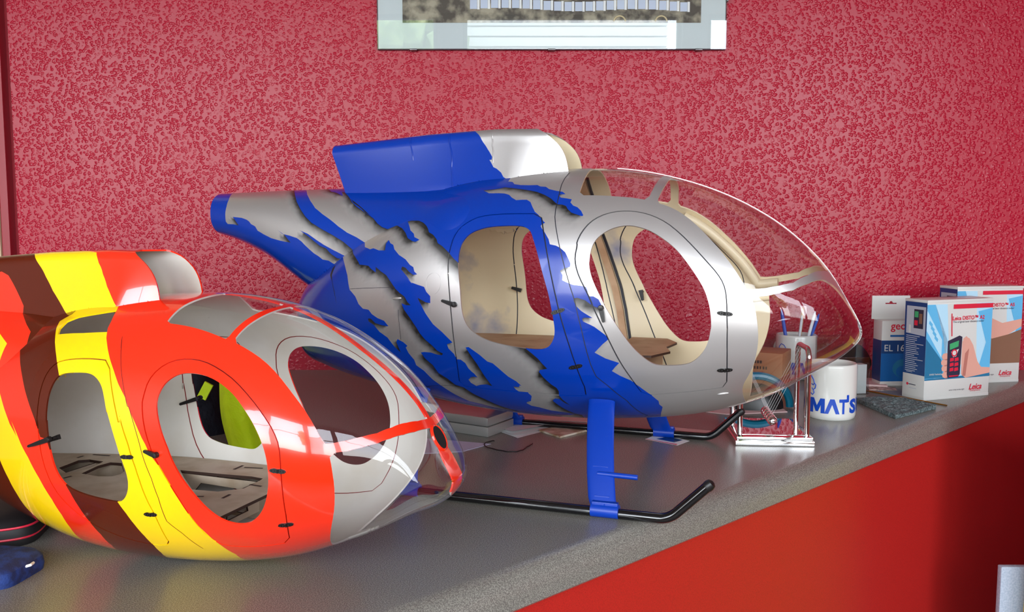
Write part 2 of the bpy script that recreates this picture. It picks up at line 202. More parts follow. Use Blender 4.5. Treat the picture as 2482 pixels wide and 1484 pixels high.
BT={
'rdoor':[(0.4393,-0.7593),(0.4509,-0.3534),(0.4618,-0.0773),(0.4702,0.0964),(0.4832,0.4878),(0.4887,0.6511),(0.519,0.6588),(0.5365,0.6589),(0.5557,0.6452),(0.567,0.6057),(0.5766,0.5483),(0.5828,0.4665),(0.5857,0.3527),(0.5865,0.2665),(0.5855,0.1456),(0.5863,0.198),(0.5841,0.0575),(0.5817,-0.0841),(0.5805,-0.3045),(0.5803,-0.5124),(0.5837,-0.7644),(0.5627,-0.7655),(0.5356,-0.7598),(0.501,-0.7587),(0.4719,-0.7715),(0.4514,-0.7778)],
'rwin':[(0.5741,0.2406),(0.5742,0.3243),(0.5716,0.4117),(0.5644,0.4839),(0.5529,0.5208),(0.5413,0.5387),(0.5224,0.5428),(0.5094,0.5394),(0.502,0.5215),(0.4972,0.4859),(0.4945,0.4406),(0.4881,0.314),(0.4813,0.1622),(0.474,0.0174),(0.4706,-0.0649),(0.4685,-0.1685),(0.4698,-0.2256),(0.4736,-0.2761),(0.4779,-0.3027),(0.485,-0.3169),(0.4948,-0.3152),(0.5132,-0.3025),(0.5303,-0.2834),(0.5419,-0.2624),(0.5521,-0.2307),(0.5623,-0.1743),(0.5672,-0.109),(0.5693,-0.0402),(0.5707,0.0535),(0.5727,0.1615)],
'fdoor':[(0.3821,-0.772),(0.3926,-0.5818),(0.4036,-0.4154),(0.4148,-0.2297),(0.4226,-0.1155),(0.4307,-0.0154),(0.4362,0.0429),(0.4447,0.1398),(0.4489,0.2203),(0.45,0.2867),(0.4484,0.3668),(0.4493,0.3941),(0.4449,0.4814),(0.4379,0.564),(0.428,0.6296),(0.415,0.6777),(0.4017,0.7025),(0.388,0.707),(0.3739,0.6905),(0.3593,0.6475),(0.3442,0.5693),(0.3288,0.4712),(0.3131,0.3668),(0.3004,0.284),(0.2922,0.2069),(0.2881,0.106),(0.2864,-0.1206),(0.2866,-0.1),(0.2866,-0.4323),(0.2884,-0.7265),(0.3098,-0.7417),(0.3506,-0.7531)],
'fwin':[(0.4345,0.2562),(0.4338,0.3347),(0.4305,0.4079),(0.4243,0.4644),(0.4155,0.5147),(0.4063,0.5452),(0.397,0.5626),(0.3874,0.5587),(0.3762,0.5424),(0.3618,0.4903),(0.3471,0.4181),(0.3349,0.3229),(0.3241,0.2295),(0.3147,0.1381),(0.3098,0.0573),(0.3064,-0.0183),(0.3057,-0.1083),(0.306,-0.1088),(0.3089,-0.2248),(0.3152,-0.3202),(0.3245,-0.3954),(0.3346,-0.434),(0.3594,-0.4407),(0.3692,-0.4246),(0.3786,-0.3719),(0.3892,-0.2909),(0.3984,-0.202),(0.4064,-0.1208),(0.4131,-0.0554),(0.42,0.0049),(0.4269,0.0753),(0.4326,0.1589),(0.4347,0.2313)],
'g1':[(0.4538,0.8403),(0.4534,1.0104),(0.454,1.283),(0.454,1.6),(0.3745,1.6),(0.3745,1.4474),(0.3786,1.0816),(0.3818,0.8508),(0.3972,0.8539),(0.411,0.8472),(0.4331,0.8446)],
'g2':[(0.3725,0.8406),(0.3709,0.9671),(0.3675,1.1911),(0.3666,1.541),(0.3666,1.6),(0.1477,1.6),(0.1477,1.2248),(0.1954,0.4743),(0.233,0.2762),(0.2647,0.1917),(0.2685,0.2328),(0.2822,0.3657),(0.2988,0.4957),(0.3151,0.6059),(0.3312,0.7111),(0.3468,0.7884),(0.3603,0.8281)],
'g3':[(0.2588,0.1344),(0.2326,0.199),(0.195,0.3736),(0.1419,1.0078),(0.055,1.6),(0,1.6),(0,-1.6),(0.2689,-1.6),(0.2689,-1.1327),(0.2709,-0.8367),(0.2684,-0.7124),(0.2624,-0.6125),(0.2553,-0.4759),(0.2507,-0.3103),(0.2492,-0.1809),(0.2505,-0.053),(0.2539,0.0443)],
'seam1':[(0.4735,1.2548),(0.4749,1.1192),(0.4753,0.9899),(0.4746,0.8628),(0.4743,0.7665),(0.4746,0.6899),(0.474,0.6106),(0.4716,0.5211),(0.4679,0.4165),(0.4641,0.3199),(0.4652,0.3463),(0.4585,0.1924),(0.4525,0.0725),(0.4469,-0.0168),(0.4416,-0.1534),(0.437,-0.3195),(0.4338,-0.4307),(0.4293,-0.5425),(0.4183,-0.6405),(0.4013,-0.8316),(0.3844,-1.2009)],
'seam2':[(0.7284,0.1788),(0.7079,0.1511),(0.6891,0.1274),(0.6699,0.1095),(0.6535,0.1027)],
'seam3':[(0.649,-0.0517),(0.6493,-0.1022),(0.6487,-0.195),(0.6485,-0.3078)],
'seam4':[(0.633,-0.8997),(0.6202,-0.8386),(0.6011,-0.7898),(0.5851,-0.7668)],
'ring':[(0.603,0.1073)],
'rivet':[(0.651,0.0178),(0.2944,-0.8344),(0.6534,0.0857)],
'p_mid':[(0.7542,1.2043),(0.7168,0.7628),(0.7117,0.637),(0.7005,0.5636),(0.6948,0.5577),(0.6841,0.4979),(0.6739,0.4715),(0.6743,0.548),(0.6712,0.5853),(0.6673,0.5359),(0.6623,0.5056),(0.6594,0.4519),(0.6515,0.382),(0.6412,0.3255),(0.6344,0.2685),(0.6296,0.245),(0.6278,0.2067),(0.6239,0.1816),(0.629,0.1807),(0.6353,0.2128),(0.6402,0.2504),(0.645,0.2652),(0.6463,0.2422),(0.638,0.1784),(0.6301,0.1124),(0.6383,0.167),(0.6313,0.1231),(0.6231,0.1023),(0.6144,0.083),(0.6115,0.0483),(0.6066,0.0203),(0.6066,-0.0151),(0.613,-0.0087),(0.623,0.0139),(0.6187,-0.0201),(0.6132,-0.0784),(0.604,-0.1596),(0.5935,-0.2179),(0.5848,-0.2783),(0.5818,-0.3003),(0.5887,-0.318),(0.5873,-0.3566),(0.5814,-0.4039),(0.5797,-0.4503),(0.5744,-0.4517),(0.5697,-0.4807),(0.5669,-0.535),(0.5637,-0.5675),(0.5616,-0.5824),(0.5585,-0.623),(0.5624,-0.6185),(0.5663,-0.6273),(0.5701,-0.6646),(0.5683,-0.7017),(0.5628,-0.7353),(0.5576,-0.7126),(0.55,-0.6979),(0.5437,-0.7119),(0.5495,-0.6046),(0.5558,-0.4804),(0.5631,-0.3838),(0.5669,-0.3349),(0.5632,-0.3295),(0.559,-0.3505),(0.5516,-0.3902),(0.5437,-0.4451),(0.5378,-0.4592),(0.5332,-0.4931),(0.5228,-0.5802),(0.5151,-0.6252),(0.5102,-0.6755),(0.5122,-0.6697),(0.5136,-0.6926),(0.5195,-0.6885),(0.5181,-0.7213),(0.5138,-0.7581),(0.5052,-0.7551),(0.502,-0.8012),(0.5049,-0.8835),(0.5097,-0.9032),(0.5108,-0.9259),(0.5065,-0.973),(0.4984,-0.9941),(0.4871,-1.0518),(0.4749,-1.0777),(0.4624,-1.1226),(0.4689,-1.1738),(0.4957,-1.2005),(0.5227,-1.2102),(0.5374,-1.1132),(0.5484,-1.0366),(0.559,-0.9419),(0.5705,-0.8661),(0.5791,-0.7828),(0.589,-0.7587),(0.5964,-0.6863),(0.606,-0.6293),(0.6107,-0.5433),(0.6192,-0.479),(0.6237,-0.4192),(0.6191,-0.41),(0.6105,-0.4087),(0.6023,-0.4242),(0.5968,-0.4254),(0.5951,-0.408),(0.6016,-0.3862),(0.6077,-0.3384),(0.6155,-0.2924),(0.622,-0.2367),(0.6258,-0.191),(0.634,-0.1117),(0.6412,-0.0531),(0.6449,-0.0097),(0.638,-0.0238),(0.632,-0.0248),(0.6364,-0.0052),(0.6409,0.0276),(0.6471,0.053),(0.6535,0.0898),(0.6602,0.1488),(0.6673,0.2142),(0.6763,0.2629),(0.6851,0.3225),(0.6842,0.2654),(0.6932,0.3222),(0.6976,0.3618),(0.7037,0.3833),(0.7142,0.4193),(0.7174,0.4631),(0.7165,0.4506),(0.733,0.6348),(0.7423,0.7955),(0.775,1.1781)],
'p_rear':[(0.7682,0.8288),(0.7563,0.6904),(0.7466,0.5398),(0.7356,0.3542),(0.7313,0.2391),(0.7284,0.1728),(0.7175,0.0892),(0.7115,0.0169),(0.7039,-0.0192),(0.6946,-0.0331),(0.6894,-0.0721),(0.6808,-0.1091),(0.6708,-0.1361),(0.6647,-0.1861),(0.6746,-0.1753),(0.6848,-0.1525),(0.6915,-0.1096),(0.6961,-0.1074),(0.6954,-0.1333),(0.6868,-0.1729),(0.679,-0.2384),(0.668,-0.2925),(0.6639,-0.3365),(0.6586,-0.3924),(0.6515,-0.4419),(0.6537,-0.3893),(0.6557,-0.3329),(0.6535,-0.3044),(0.6461,-0.3284),(0.6406,-0.3639),(0.6433,-0.3826),(0.6407,-0.4391),(0.6348,-0.5074),(0.6336,-0.5714),(0.6248,-0.6287),(0.6165,-0.7364),(0.6056,-0.8356),(0.5965,-0.9272),(0.5891,-0.9885),(0.5818,-1.0516),(0.5686,-1.0807),(0.5565,-1.1332),(0.5398,-1.1806),(0.5268,-1.1985),(0.5058,-1.2397),(0.4793,-1.2337),(0.5,-1.6),(1,-1.6),(1,1.6),(0.8,1.6)],
'p_front':[(0.72,1.6),(0.6769,0.7502),(0.6653,0.7529),(0.6547,0.6811),(0.6477,0.6088),(0.6425,0.5356),(0.6354,0.4931),(0.6305,0.4772),(0.6256,0.4882),(0.6282,0.5034),(0.6333,0.5294),(0.635,0.5684),(0.641,0.6186),(0.6445,0.6801),(0.6492,0.7516),(0.6445,0.7486),(0.6327,0.7151),(0.6254,0.6732),(0.6196,0.623),(0.6163,0.5809),(0.6148,0.5495),(0.6082,0.5121),(0.603,0.4632),(0.6009,0.4251),(0.5949,0.3947),(0.5873,0.3416),(0.5799,0.2833),(0.5739,0.2465),(0.5662,0.203),(0.5097,-0.26),(0.4995,-0.3146),(0.4941,-0.3477),(0.488,-0.3916),(0.4836,-0.4381),(0.4793,-0.4796),(0.4873,-0.4932),(0.4884,-0.5124),(0.4847,-0.5653),(0.4777,-0.6377),(0.4726,-0.676),(0.4709,-0.718),(0.4719,-0.7693),(0.4691,-0.8351),(0.4627,-0.9221),(0.4684,-0.8781),(0.4722,-0.8251),(0.477,-0.8162),(0.4804,-0.8541),(0.4755,-0.9305),(0.4692,-1.0222),(0.4621,-1.1099),(0.4556,-1.1573),(0.46,-1.6),(0.375,-1.6),(0.375,-1.4399),(0.368,-1.1018),(0.3646,-0.9704),(0.3675,-0.9144),(0.3675,-0.8561),(0.3742,-0.7617),(0.385,-0.6569),(0.394,-0.5818),(0.4046,-0.534),(0.4124,-0.4893),(0.4087,-0.4518),(0.4043,-0.4155),(0.4183,-0.3772),(0.4289,-0.3313),(0.4204,-0.2656),(0.4141,-0.2267),(0.4174,-0.1964),(0.4227,-0.1693),(0.4281,-0.1428),(0.4334,-0.1258),(0.4395,-0.1091),(0.4408,-0.0924),(0.4388,-0.0838),(0.43,-0.0844),(0.4347,-0.0687),(0.4415,-0.0444),(0.4469,-0.0168),(0.449,0.0018),(0.4494,0.0155),(0.4456,0.0195),(0.4375,0.0076),(0.4294,-0.0153),(0.4226,-0.0308),(0.4192,-0.0232),(0.4213,-0.0079),(0.424,0.0136),(0.4294,0.0289),(0.4342,0.0283),(0.4356,0.066),(0.437,0.0818),(0.4431,0.0893),(0.4499,0.0929),(0.4553,0.105),(0.4611,0.1218),(0.461,0.1565),(0.4638,0.1832),(0.4599,0.2015),(0.4538,0.2108),(0.4533,0.234),(0.4564,0.2768),(0.4594,0.3159),(0.4652,0.3514),(0.4695,0.367),(0.4758,0.378),(0.4777,0.4205),(0.4817,0.465),(0.4781,0.4247),(0.4825,0.4769),(0.4857,0.5079),(0.4875,0.5317),(0.4867,0.5434),(0.4833,0.5612),(0.4849,0.5713),(0.4883,0.6053),(0.4922,0.6407),(0.4961,0.6685),(0.5001,0.7257),(0.5032,0.7765),(0.5077,0.8044),(0.5125,0.8062),(0.5193,0.8035),(0.5251,0.8391),(0.529,0.8763),(0.5346,0.8983),(0.5451,0.913),(0.5554,0.9175),(0.54,0.9071),(0.5531,0.9197),(0.5613,0.9737),(0.5485,0.9741),(0.5376,0.9897),(0.5428,1.0006),(0.5365,0.9941),(0.5269,0.9719),(0.5111,0.9352),(0.4997,0.904),(0.49,0.8579),(0.4823,0.8105),(0.4742,0.7418),(0.4685,0.7355),(0.4645,0.7205),(0.4621,0.6875),(0.4577,0.6513),(0.452,0.6338),(0.4462,0.6171),(0.445,0.6257),(0.448,0.6691),(0.4523,0.7053),(0.4572,0.7243),(0.4607,0.7585),(0.46,0.794),(0.4654,0.8054),(0.4721,0.8178),(0.4752,0.8518),(0.473,0.8567),(0.4679,0.8585),(0.4719,0.8912),(0.4789,0.9062),(0.4872,0.9354),(0.4914,0.971),(0.498,0.982),(0.5015,1.0059),(0.5103,1.0085),(0.5204,1.0183),(0.528,1.0403),(0.5315,1.086),(0.537,1.1014),(0.537,1.6)],
'crack':[(0.7691,0.6438),(0.7768,0.6071),(0.7779,0.5014),(0.7701,0.3864),(0.763,0.2457),(0.754,0.0562),(0.76,0.2107),(0.7682,0.3641),(0.7731,0.4806),(0.7713,0.5611)],
'b_ring':[(0,1.6),(0.0457,1.6),(0.0496,1.2785),(0.0632,0.7246),(0.0648,0.3511),(0.0628,0.0614),(0.0635,-0.1757),(0.0696,-0.2561),(0.0926,-0.1995),(0.1145,-0.1802),(0.0994,-0.0191),(0.0924,0.024),(0.1284,0.0565),(0.1471,0.0418),(0.1563,0.0158),(0.163,-0.0221),(0.1787,-0.0439),(0.1868,-0.1262),(0.2086,-0.1478),(0.2346,-0.1465),(0.265,-0.1046),(0.3031,-0.0507),(0.2829,0.0201),(0.2577,0.0556),(0.2745,0.0232),(0.2996,0.0393),(0.3243,0.0409),(0.3405,0.013),(0.3602,-0.037),(0.3795,-0.0863),(0.3948,-0.1076),(0.4061,-0.1355),(0.4256,-0.1257),(0.4406,-0.1495),(0.4623,-0.2196),(0.8,-1.6),(0,-1.6)],
'b_sliver':[(0.3318,0.1794),(0.3603,0.1533),(0.3882,0.0931),(0.4116,0.0513),(0.4423,0.0147),(0.4768,-0.0145),(0.4688,-0.0561),(0.4533,-0.0621),(0.4344,-0.0283),(0.4192,0.0156),(0.3999,0.0247),(0.3804,0.0671),(0.3565,0.1293)],
'b_stripe':[(0.2458,1.6),(0.2458,1.4923),(0.2745,1.1143),(0.3032,0.7771),(0.3245,0.5935),(0.3462,0.4487),(0.3689,0.3514),(0.4018,0.2764),(0.4415,0.2057),(0.4729,0.142),(0.5003,0.0643),(0.5236,-0.0075),(0.5627,0.0945),(0.5429,0.1573),(0.5146,0.2209),(0.4826,0.2771),(0.4539,0.3557),(0.4284,0.4432),(0.398,0.5388),(0.3696,0.6534),(0.3442,0.835),(0.3201,1.0526),(0.2792,1.5446),(0.2792,1.6)],
'b_top':[(0.3616,1.6),(0.3616,1.4023),(0.3854,1.2009),(0.3996,1.1649),(0.4135,1.1061),(0.4358,1.0041),(0.4203,1.1931),(0.4304,1.1602),(0.4522,1.0133),(0.4748,0.8395),(0.4963,0.7298),(0.5242,0.6355),(0.5511,0.5509),(0.4678,0.9092),(0.48,0.824),(0.511,0.704),(0.5338,0.5998),(0.5583,0.5254),(0.5759,0.437),(0.5917,0.3867),(0.61,0.3566),(0.6358,0.4071),(1,-1),(1,1.6)],
'd_blue':[(-0.1,1.1),(-0.1,-0.1),(0.7599,-0.1),(0.7601,0.1306),(0.7628,0.1542),(0.7465,0.1785),(0.7379,0.2264),(0.72,0.2687),(0.7063,0.287),(0.699,0.3351),(0.6937,0.3659),(0.7031,0.3647),(0.7078,0.3944),(0.6991,0.4812),(0.6965,0.5572),(0.7058,0.6601),(0.7083,0.7833),(0.7083,1.1)],
'd_rib1':[(0.5767,0.6912),(0.5476,0.5468),(0.5242,0.2959),(0.5202,0.0473)],
'd_rib2':[(0.3928,0.7122),(0.3716,0.5327),(0.3613,0.4124)],
'd_rib3':[(0.7664,0.6612),(0.7257,0.5139),(0.7066,0.3347)],
'h_lat':[(0.5769,-0.0227),(0.5892,-0.0036),(0.4214,-0.0237),(0.4188,-0.0959),(0.4653,-0.0481),(0.4495,-0.4531),(0.2903,-0.006),(0.2902,-0.5004)],
}
RT={
'fwin':[(0.4353,0.2921),(0.4326,0.1893),(0.4262,0.072),(0.4174,-0.022),(0.4068,-0.1324),(0.3941,-0.2348),(0.3819,-0.3362),(0.3696,-0.4167),(0.3566,-0.4696),(0.3401,-0.493),(0.3269,-0.47),(0.3112,-0.3717),(0.3015,-0.2424),(0.2965,-0.0962),(0.2978,0.025),(0.3038,0.1388),(0.3145,0.2532),(0.3282,0.349),(0.3425,0.4307),(0.3622,0.4901),(0.3812,0.5162),(0.399,0.5145),(0.413,0.4963),(0.4233,0.4515),(0.4307,0.39)],
'rwin':[(0.559,0.4498),(0.5503,0.4699),(0.5339,0.4765),(0.5196,0.4749),(0.5098,0.4473),(0.5008,0.3878),(0.4951,0.3014),(0.4898,0.1836),(0.4932,0.2582),(0.4851,0.1263),(0.4787,0.0188),(0.4731,-0.0535),(0.4688,-0.1368),(0.4687,-0.2118),(0.4728,-0.2845),(0.4804,-0.3368),(0.4874,-0.3438),(0.499,-0.3364),(0.5177,-0.3225),(0.5331,-0.302),(0.5468,-0.2702),(0.5559,-0.2043),(0.5613,-0.1206),(0.5652,-0.0147),(0.5674,0.0556),(0.5688,0.1424),(0.5692,0.0956),(0.5698,0.1858),(0.5686,0.3028),(0.5646,0.3959)],
'fdoor':[(0.4507,0.3151),(0.448,0.4275),(0.4398,0.519),(0.4264,0.5882),(0.4089,0.6226),(0.3891,0.6268),(0.367,0.5948),(0.3443,0.5384),(0.3216,0.4397),(0.305,0.3481),(0.2914,0.2489),(0.2833,0.1384),(0.2814,-0.0191),(0.2814,-0.2236),(0.2845,-0.4776),(0.2967,-0.8002),(0.3304,-0.7943),(0.3464,-0.7901),(0.3787,-0.7574),(0.3906,-0.662),(0.3998,-0.5088),(0.4108,-0.3168),(0.422,-0.1791),(0.4316,-0.0766),(0.4418,0.0178),(0.448,0.1321),(0.4514,0.2639)],
'rdoor':[(0.5672,0.5576),(0.5558,0.58),(0.5396,0.5919),(0.5182,0.5941),(0.4984,0.5793),(0.4848,0.322),(0.479,0.212),(0.4747,0.1261),(0.4759,0.2061),(0.4703,0.1036),(0.4628,-0.0038),(0.4564,-0.1163),(0.4502,-0.3092),(0.4454,-0.4353),(0.4446,-0.5864),(0.4453,-0.7741),(0.466,-0.7963),(0.4971,-0.7315),(0.5255,-0.6279),(0.552,-0.4569),(0.5677,-0.3026),(0.5773,-0.1038),(0.581,0.0503),(0.5828,0.1568),(0.5832,0.0563),(0.5829,0.1825),(0.5816,0.3535),(0.5766,0.4841)],
'seam1':[(0.4906,0.6861),(0.4954,0.7903),(0.4867,0.6143),(0.4813,0.5033),(0.4739,0.3713),(0.4672,0.2495),(0.4651,0.2436),(0.4576,0.1221),(0.4501,-0.0082),(0.4411,-0.1572),(0.4367,-0.2944),(0.4348,-0.4897),(0.4226,-0.6085),(0.4097,-0.8131)],
'g1':[(0.4529,0.9314),(0.4531,1.0251),(0.4517,1.1593),(0.4472,1.2766),(0.4412,1.4003),(0.4372,1.5126),(0.4372,1.6),(0.3643,1.6),(0.3588,1.4887),(0.364,1.3137),(0.3687,1.1344),(0.3718,0.9828),(0.3736,0.8516),(0.3804,0.8579),(0.4051,0.8881),(0.4309,0.9131)],
'g2':[(0.3658,0.8489),(0.3636,1.0077),(0.3587,1.1953),(0.3549,1.38),(0.3534,1.548),(0.3534,1.6),(0.1417,1.6),(0.1375,1.5708),(0.1448,1.1724),(0.1725,0.5915),(0.2047,0.3522),(0.2334,0.2337),(0.2381,0.2688),(0.2495,0.4013),(0.2642,0.5154),(0.2818,0.6114),(0.3029,0.7103),(0.3233,0.7772),(0.3452,0.8208)],
'g3':[(0.2294,0.1546),(0.2031,0.2236),(0.1691,0.446),(0.14,0.9141),(0.1271,1.467),(0.1271,1.6),(0,1.6),(0,-1.6),(0.2767,-1.6),(0.2767,-1.2766),(0.2603,-0.9933),(0.2454,-0.7504),(0.2317,-0.4898),(0.2259,-0.3008),(0.224,-0.1166),(0.2259,0.021)],
'intake':[(0.5849,0.8352),(0.5888,0.9137),(0.5866,1.0021),(0.5748,1.048),(0.5506,1.0781),(0.5283,1.1153),(0.5219,0.9591),(0.5199,0.8778),(0.5176,0.8371),(0.5479,0.8283)],
's0':[(0.5542,1.5446),(0.5283,1.1153),(0.5219,0.9591),(0.5199,0.8778),(0.5144,0.7764),(0.5061,0.6732),(0.499,0.5907),(0.4895,0.4923),(0.4812,0.4003),(0.4706,0.3045),(0.4644,0.2228),(0.4573,0.1455),(0.4496,0.0591),(0.442,-0.007),(0.4316,-0.0766),(0.422,-0.1791),(0.4121,-0.3066),(0.4025,-0.4562),(0.3919,-0.5948),(0.3824,-0.7581),(0.3761,-0.9196),(0.3829,-1.2184)],
's1':[(0.5898,1.1152),(0.5933,1.0888),(0.6,1.0282),(0.595,0.9233),(0.5822,0.751),(0.5705,0.6127),(0.5631,0.5165),(0.558,0.4498),(0.5386,0.2897),(0.5151,0.048),(0.5016,-0.0619),(0.4857,-0.3452),(0.4798,-0.4377),(0.4751,-0.5427),(0.4707,-0.6663),(0.4681,-0.8029),(0.4699,-0.9408),(0.4792,-1.1781)],
's2':[(0.6494,1.0676),(0.6474,0.9915),(0.6555,0.9316),(0.644,0.7764),(0.6286,0.5895),(0.6162,0.4525),(0.606,0.3347),(0.596,0.2295),(0.5857,0.1257),(0.5775,0.0237),(0.5687,0.0172),(0.5573,-0.1178),(0.5447,-0.3127),(0.539,-0.4274),(0.5329,-0.5743),(0.5288,-0.7245),(0.5305,-0.9256),(0.5417,-1.1519)],
's3':[(0.6545,0.3257),(0.6421,0.1957),(0.6301,0.0841),(0.6174,0.0087),(0.6271,0.1068),(0.6146,0.0066),(0.5997,-0.1017),(0.5863,-0.2443),(0.5753,-0.4103),(0.5704,-0.5589),(0.5704,-0.7178),(0.5748,-0.9044),(0.575,-1.0734)],
's4':[(0.6567,-0.1813),(0.6471,-0.3364),(0.6409,-0.4882),(0.6375,-0.6392),(0.632,-0.7704),(0.6375,-0.9948)],
'd1':[(0.268,0.6652),(0.2873,0.4733),(0.3164,0.2561),(0.336,0.1119),(0.3226,0.0145),(0.3458,0),(0.3708,0)],
'd2':[(0.4562,0.7531),(0.4619,0.7138),(0.4706,0.579),(0.4821,0.4375),(0.5068,0.2876),(0.5456,0.1425),(0.5772,0.022)],
'd3':[(0.7979,0.7122),(0.7742,0.5723),(0.7732,0.4609),(0.7876,0.3402),(0.8097,0.2476),(0.835,0.1553)],
'bm1':[(0.5898,0.6704),(0.6312,0.5349)],
'bm2':[(0.6103,1.0834),(0.655,0.886),(0.6879,0.7541)],
'h_lat':[(0.5628,0.0192),(0.5882,-0.0163),(0.4327,-0.017),(0.4411,-0.0059),(0.4669,-0.035),(0.451,-0.4324),(0.2858,-0.024),(0.2888,-0.5241),(0.4134,0.3202)],
}

def norm2(p,su,st): return np.array(p,float)*[su,st]
def chaikin(p,it=2,closed=True):
    p=np.asarray(p,float)
    for _ in range(it):
        q=np.roll(p,-1,0) if closed else p[1:]; a=p if closed else p[:-1]
        n=np.empty((2*len(a),2)); n[0::2]=.75*a+.25*q; n[1::2]=.25*a+.75*q
        if not closed: n=np.r_[p[:1],n,p[-1:]]
        p=n
    return p
def resamp(p,step,closed=True):
    p=np.asarray(p,float); q=np.r_[p,p[:1]] if closed else p; out=[]
    for a,b in zip(q[:-1],q[1:]):
        k=max(1,int(math.ceil(np.linalg.norm(b-a)/step))); out+=[a+(b-a)*i/k for i in range(k)]
    if not closed: out.append(q[-1])
    return np.array(out)
def inside(poly,pts):
    poly=np.asarray(poly);pts=np.asarray(pts);r=np.zeros(len(pts),bool); x,y=pts[:,0],pts[:,1]
    for (x0,y0),(x1,y1) in zip(poly,np.roll(poly,-1,0)):
        if y0==y1: continue
        c=((y0>y)!=(y1>y)); r^=c&(x<(x1-x0)*(y-y0)/(y1-y0)+x0)
    return r
def shrink(p,d):
    p=np.asarray(p); a=np.roll(p,1,0); b=np.roll(p,-1,0); t=b-a; t/=np.maximum(np.linalg.norm(t,axis=1),1e-9)[:,None]; n=np.stack([-t[:,1],t[:,0]],-1)
    area=(p[:,0]*b[:,1]-b[:,0]*p[:,1]).sum(); return p+n*d*np.sign(area)
